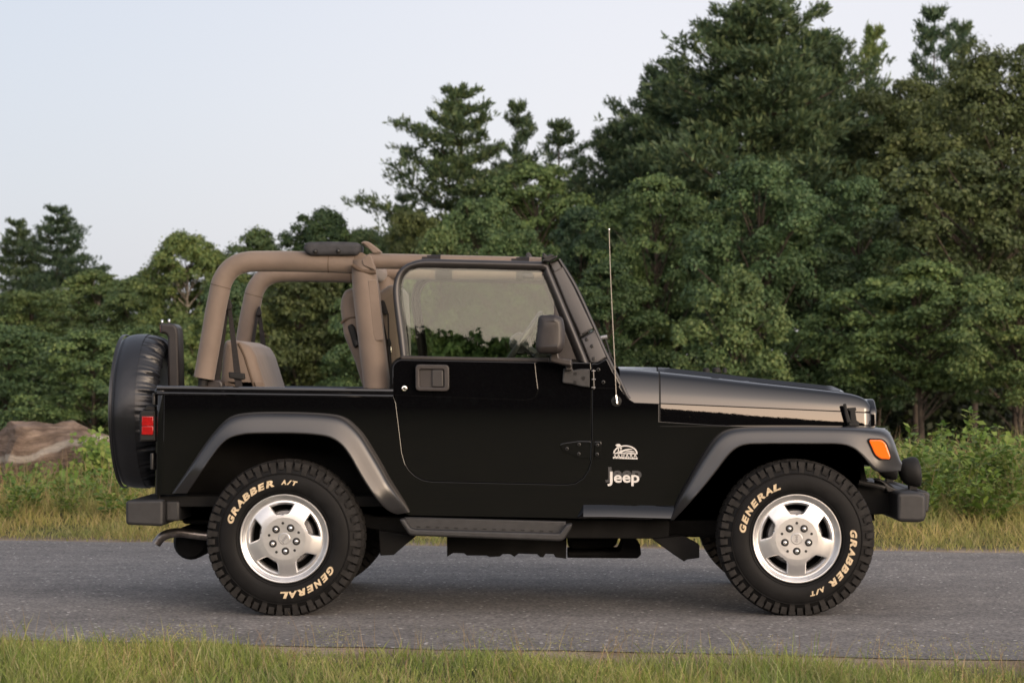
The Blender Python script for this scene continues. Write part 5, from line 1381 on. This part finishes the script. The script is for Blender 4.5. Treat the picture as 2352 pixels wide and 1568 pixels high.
# ================================================================== BOULDERS
def f_rock(t, b):
    tc = t.nodes.new('ShaderNodeTexCoord').outputs['Object']
    wn = t.nodes.new('ShaderNodeVectorMath'); wn.operation = 'ADD'
    nz = t.nodes.new('ShaderNodeTexNoise'); nz.inputs['Scale'].default_value = 3; nz.inputs['Detail'].default_value = 5; t.links.new(tc, nz.inputs['Vector'])
    sc_ = t.nodes.new('ShaderNodeVectorMath'); sc_.operation = 'SCALE'; sc_.inputs['Scale'].default_value = .22; t.links.new(nz.outputs['Color'], sc_.inputs[0])
    t.links.new(tc, wn.inputs[0]); t.links.new(sc_.outputs[0], wn.inputs[1])
    base = tramp(t, tnoise(t, tc, 4, 6), [(.28, (.085, .070, .058)), (.5, (.175, .140, .112)), (.72, (.27, .225, .18))])
    mp = t.nodes.new('ShaderNodeMapping'); mp.inputs['Scale'].default_value = (2, 2, 13); mp.inputs['Rotation'].default_value = (0, R(-12), 0); t.links.new(wn.outputs[0], mp.inputs[0])
    band = tramp(t, tnoise(t, mp.outputs[0], 1.6, 3), [(.4, (.62, .55, .5)), (.6, (1.2, 1.1, 1.05))])
    c = tmix(t, 1.0, base, band, 'MULTIPLY')
    # pale quartz vein
    sp = t.nodes.new('ShaderNodeSeparateXYZ'); t.links.new(wn.outputs[0], sp.inputs[0])
    m1 = t.nodes.new('ShaderNodeMath'); m1.operation = 'MULTIPLY_ADD'; m1.inputs[1].default_value = -.22; t.links.new(sp.outputs[0], m1.inputs[0]); t.links.new(sp.outputs[2], m1.inputs[2])
    m2 = t.nodes.new('ShaderNodeMath'); m2.operation = 'SUBTRACT'; m2.inputs[1].default_value = VEIN; t.links.new(m1.outputs[0], m2.inputs[0])
    m3 = t.nodes.new('ShaderNodeMath'); m3.operation = 'ABSOLUTE'; t.links.new(m2.outputs[0], m3.inputs[0])
    vein = tramp(t, m3.outputs[0], [(.0, (1, 1, 1)), (.022, (1, 1, 1)), (.045, (0, 0, 0))])
    vb = tramp(t, tnoise(t, tc, 5, 4), [(.30, (0, 0, 0)), (.42, (1, 1, 1))]); vein = tmix(t, 1.0, vein, vb, 'MULTIPLY')
    c = tmix(t, vein, c, (.36, .32, .27))
    t.links.new(c, b.inputs['Base Color']); tbump(t, b, tnoise(t, mp.outputs[0], 2.2, 8, .7), 1.0, .06)
VEIN = .45
ROCK = shader('veined_rock', f_rock, .85, .25)
def boulder(name, px, py, Zd, sx, sy, sz, cuts, seed, label):
    bm = bmesh.new(); bmesh.ops.create_icosphere(bm, subdivisions=5, radius=1)
    from mathutils import noise as mn
    for v in bm.verts:
        p = v.co.copy(); q = p+.16*mn.noise_vector(p*1.6+Vector((seed, 0, 0)))
        for nrm, d in cuts:
            nn_ = Vector(nrm).normalized(); e_ = q.dot(nn_)-d
            if e_ > 0: q -= nn_*e_*.92
        q += q.normalized()*(.075*mn.fractal(p*3.2+Vector((seed, 3, 1)), 1, 2, 4))
        v.co = Vector((q.x*sx, q.y*sy, q.z*sz))
    p = P(px, py, Zd-D); gz = float(ground_z(p.x, Zd-D))
    me = bpy.data.meshes.new(name); bm.to_mesh(me); bm.free(); me.materials.append(ROCK)
    me.polygons.foreach_set('use_smooth', [True]*len(me.polygons)); me.set_sharp_from_angle(angle=R(45))
    o = bpy.data.objects.new(name, me); COL.objects.link(o); o.location = (p.x, Zd-D, gz); WPOS[o.name] = Vector(o.location)
    return tag(o, label, 'boulder', 'boulders by the road')
boulder('boulder', 104, 1100, 19.0, .82, .66, .64, [((-.85, -.45, .25), .62), ((.85, -.2, .45), .92), ((0, -1, .15), .74)], 3, 'reddish brown boulder with a pale vein, overgrown on its right side')
boulder('boulder', -20, 1100, 19.6, .42, .45, .50, [((.6, -.5, .6), .75), ((-.3, -1, .3), .7)], 8, 'dark boulder cut by the left picture edge beside the reddish one')
# creeper over the right flank of the boulder
rng = np.random.default_rng(5); n = 900
t_ = rng.random(n); xx = np.interp(t_, [0, .35, 1], [205, 240, 150])+rng.normal(0, 22, n); yy = np.interp(t_, [0, .35, 1], [1018, 1060, 1105])+rng.normal(0, 15, n)
c = np.array([list(P(a, b, 8.15+.5*q)) for a, b, q in zip(xx, yy, rng.random(n))])
lq = leaf_quads(c, rng.normal(size=(n, 3))*.6+np.array([.2, -.8, .6]), rng.uniform(.03, .07, n), .7, rng)
vr = empty('creeper', tuple(P(215, 1110, 8.3)))
tag(vr, 'green creeper climbing over the right flank of the reddish boulder', 'plant')
o = np_mesh('foliage', lq[0]-np.array(WPOS[vr.name]), lq[1], W_LEAF); o.parent = vr
st = ctube([(cat([P(190+k*18, 1130, 8.4)-WPOS[vr.name], P(200+k*12, 1080, 8.35)-WPOS[vr.name], P(205+k*8, 1030, 8.4)-WPOS[vr.name]], 4), [.006]*9) for k in range(4)])
o = np_mesh('stem', *st, G_STEM); o.parent = vr
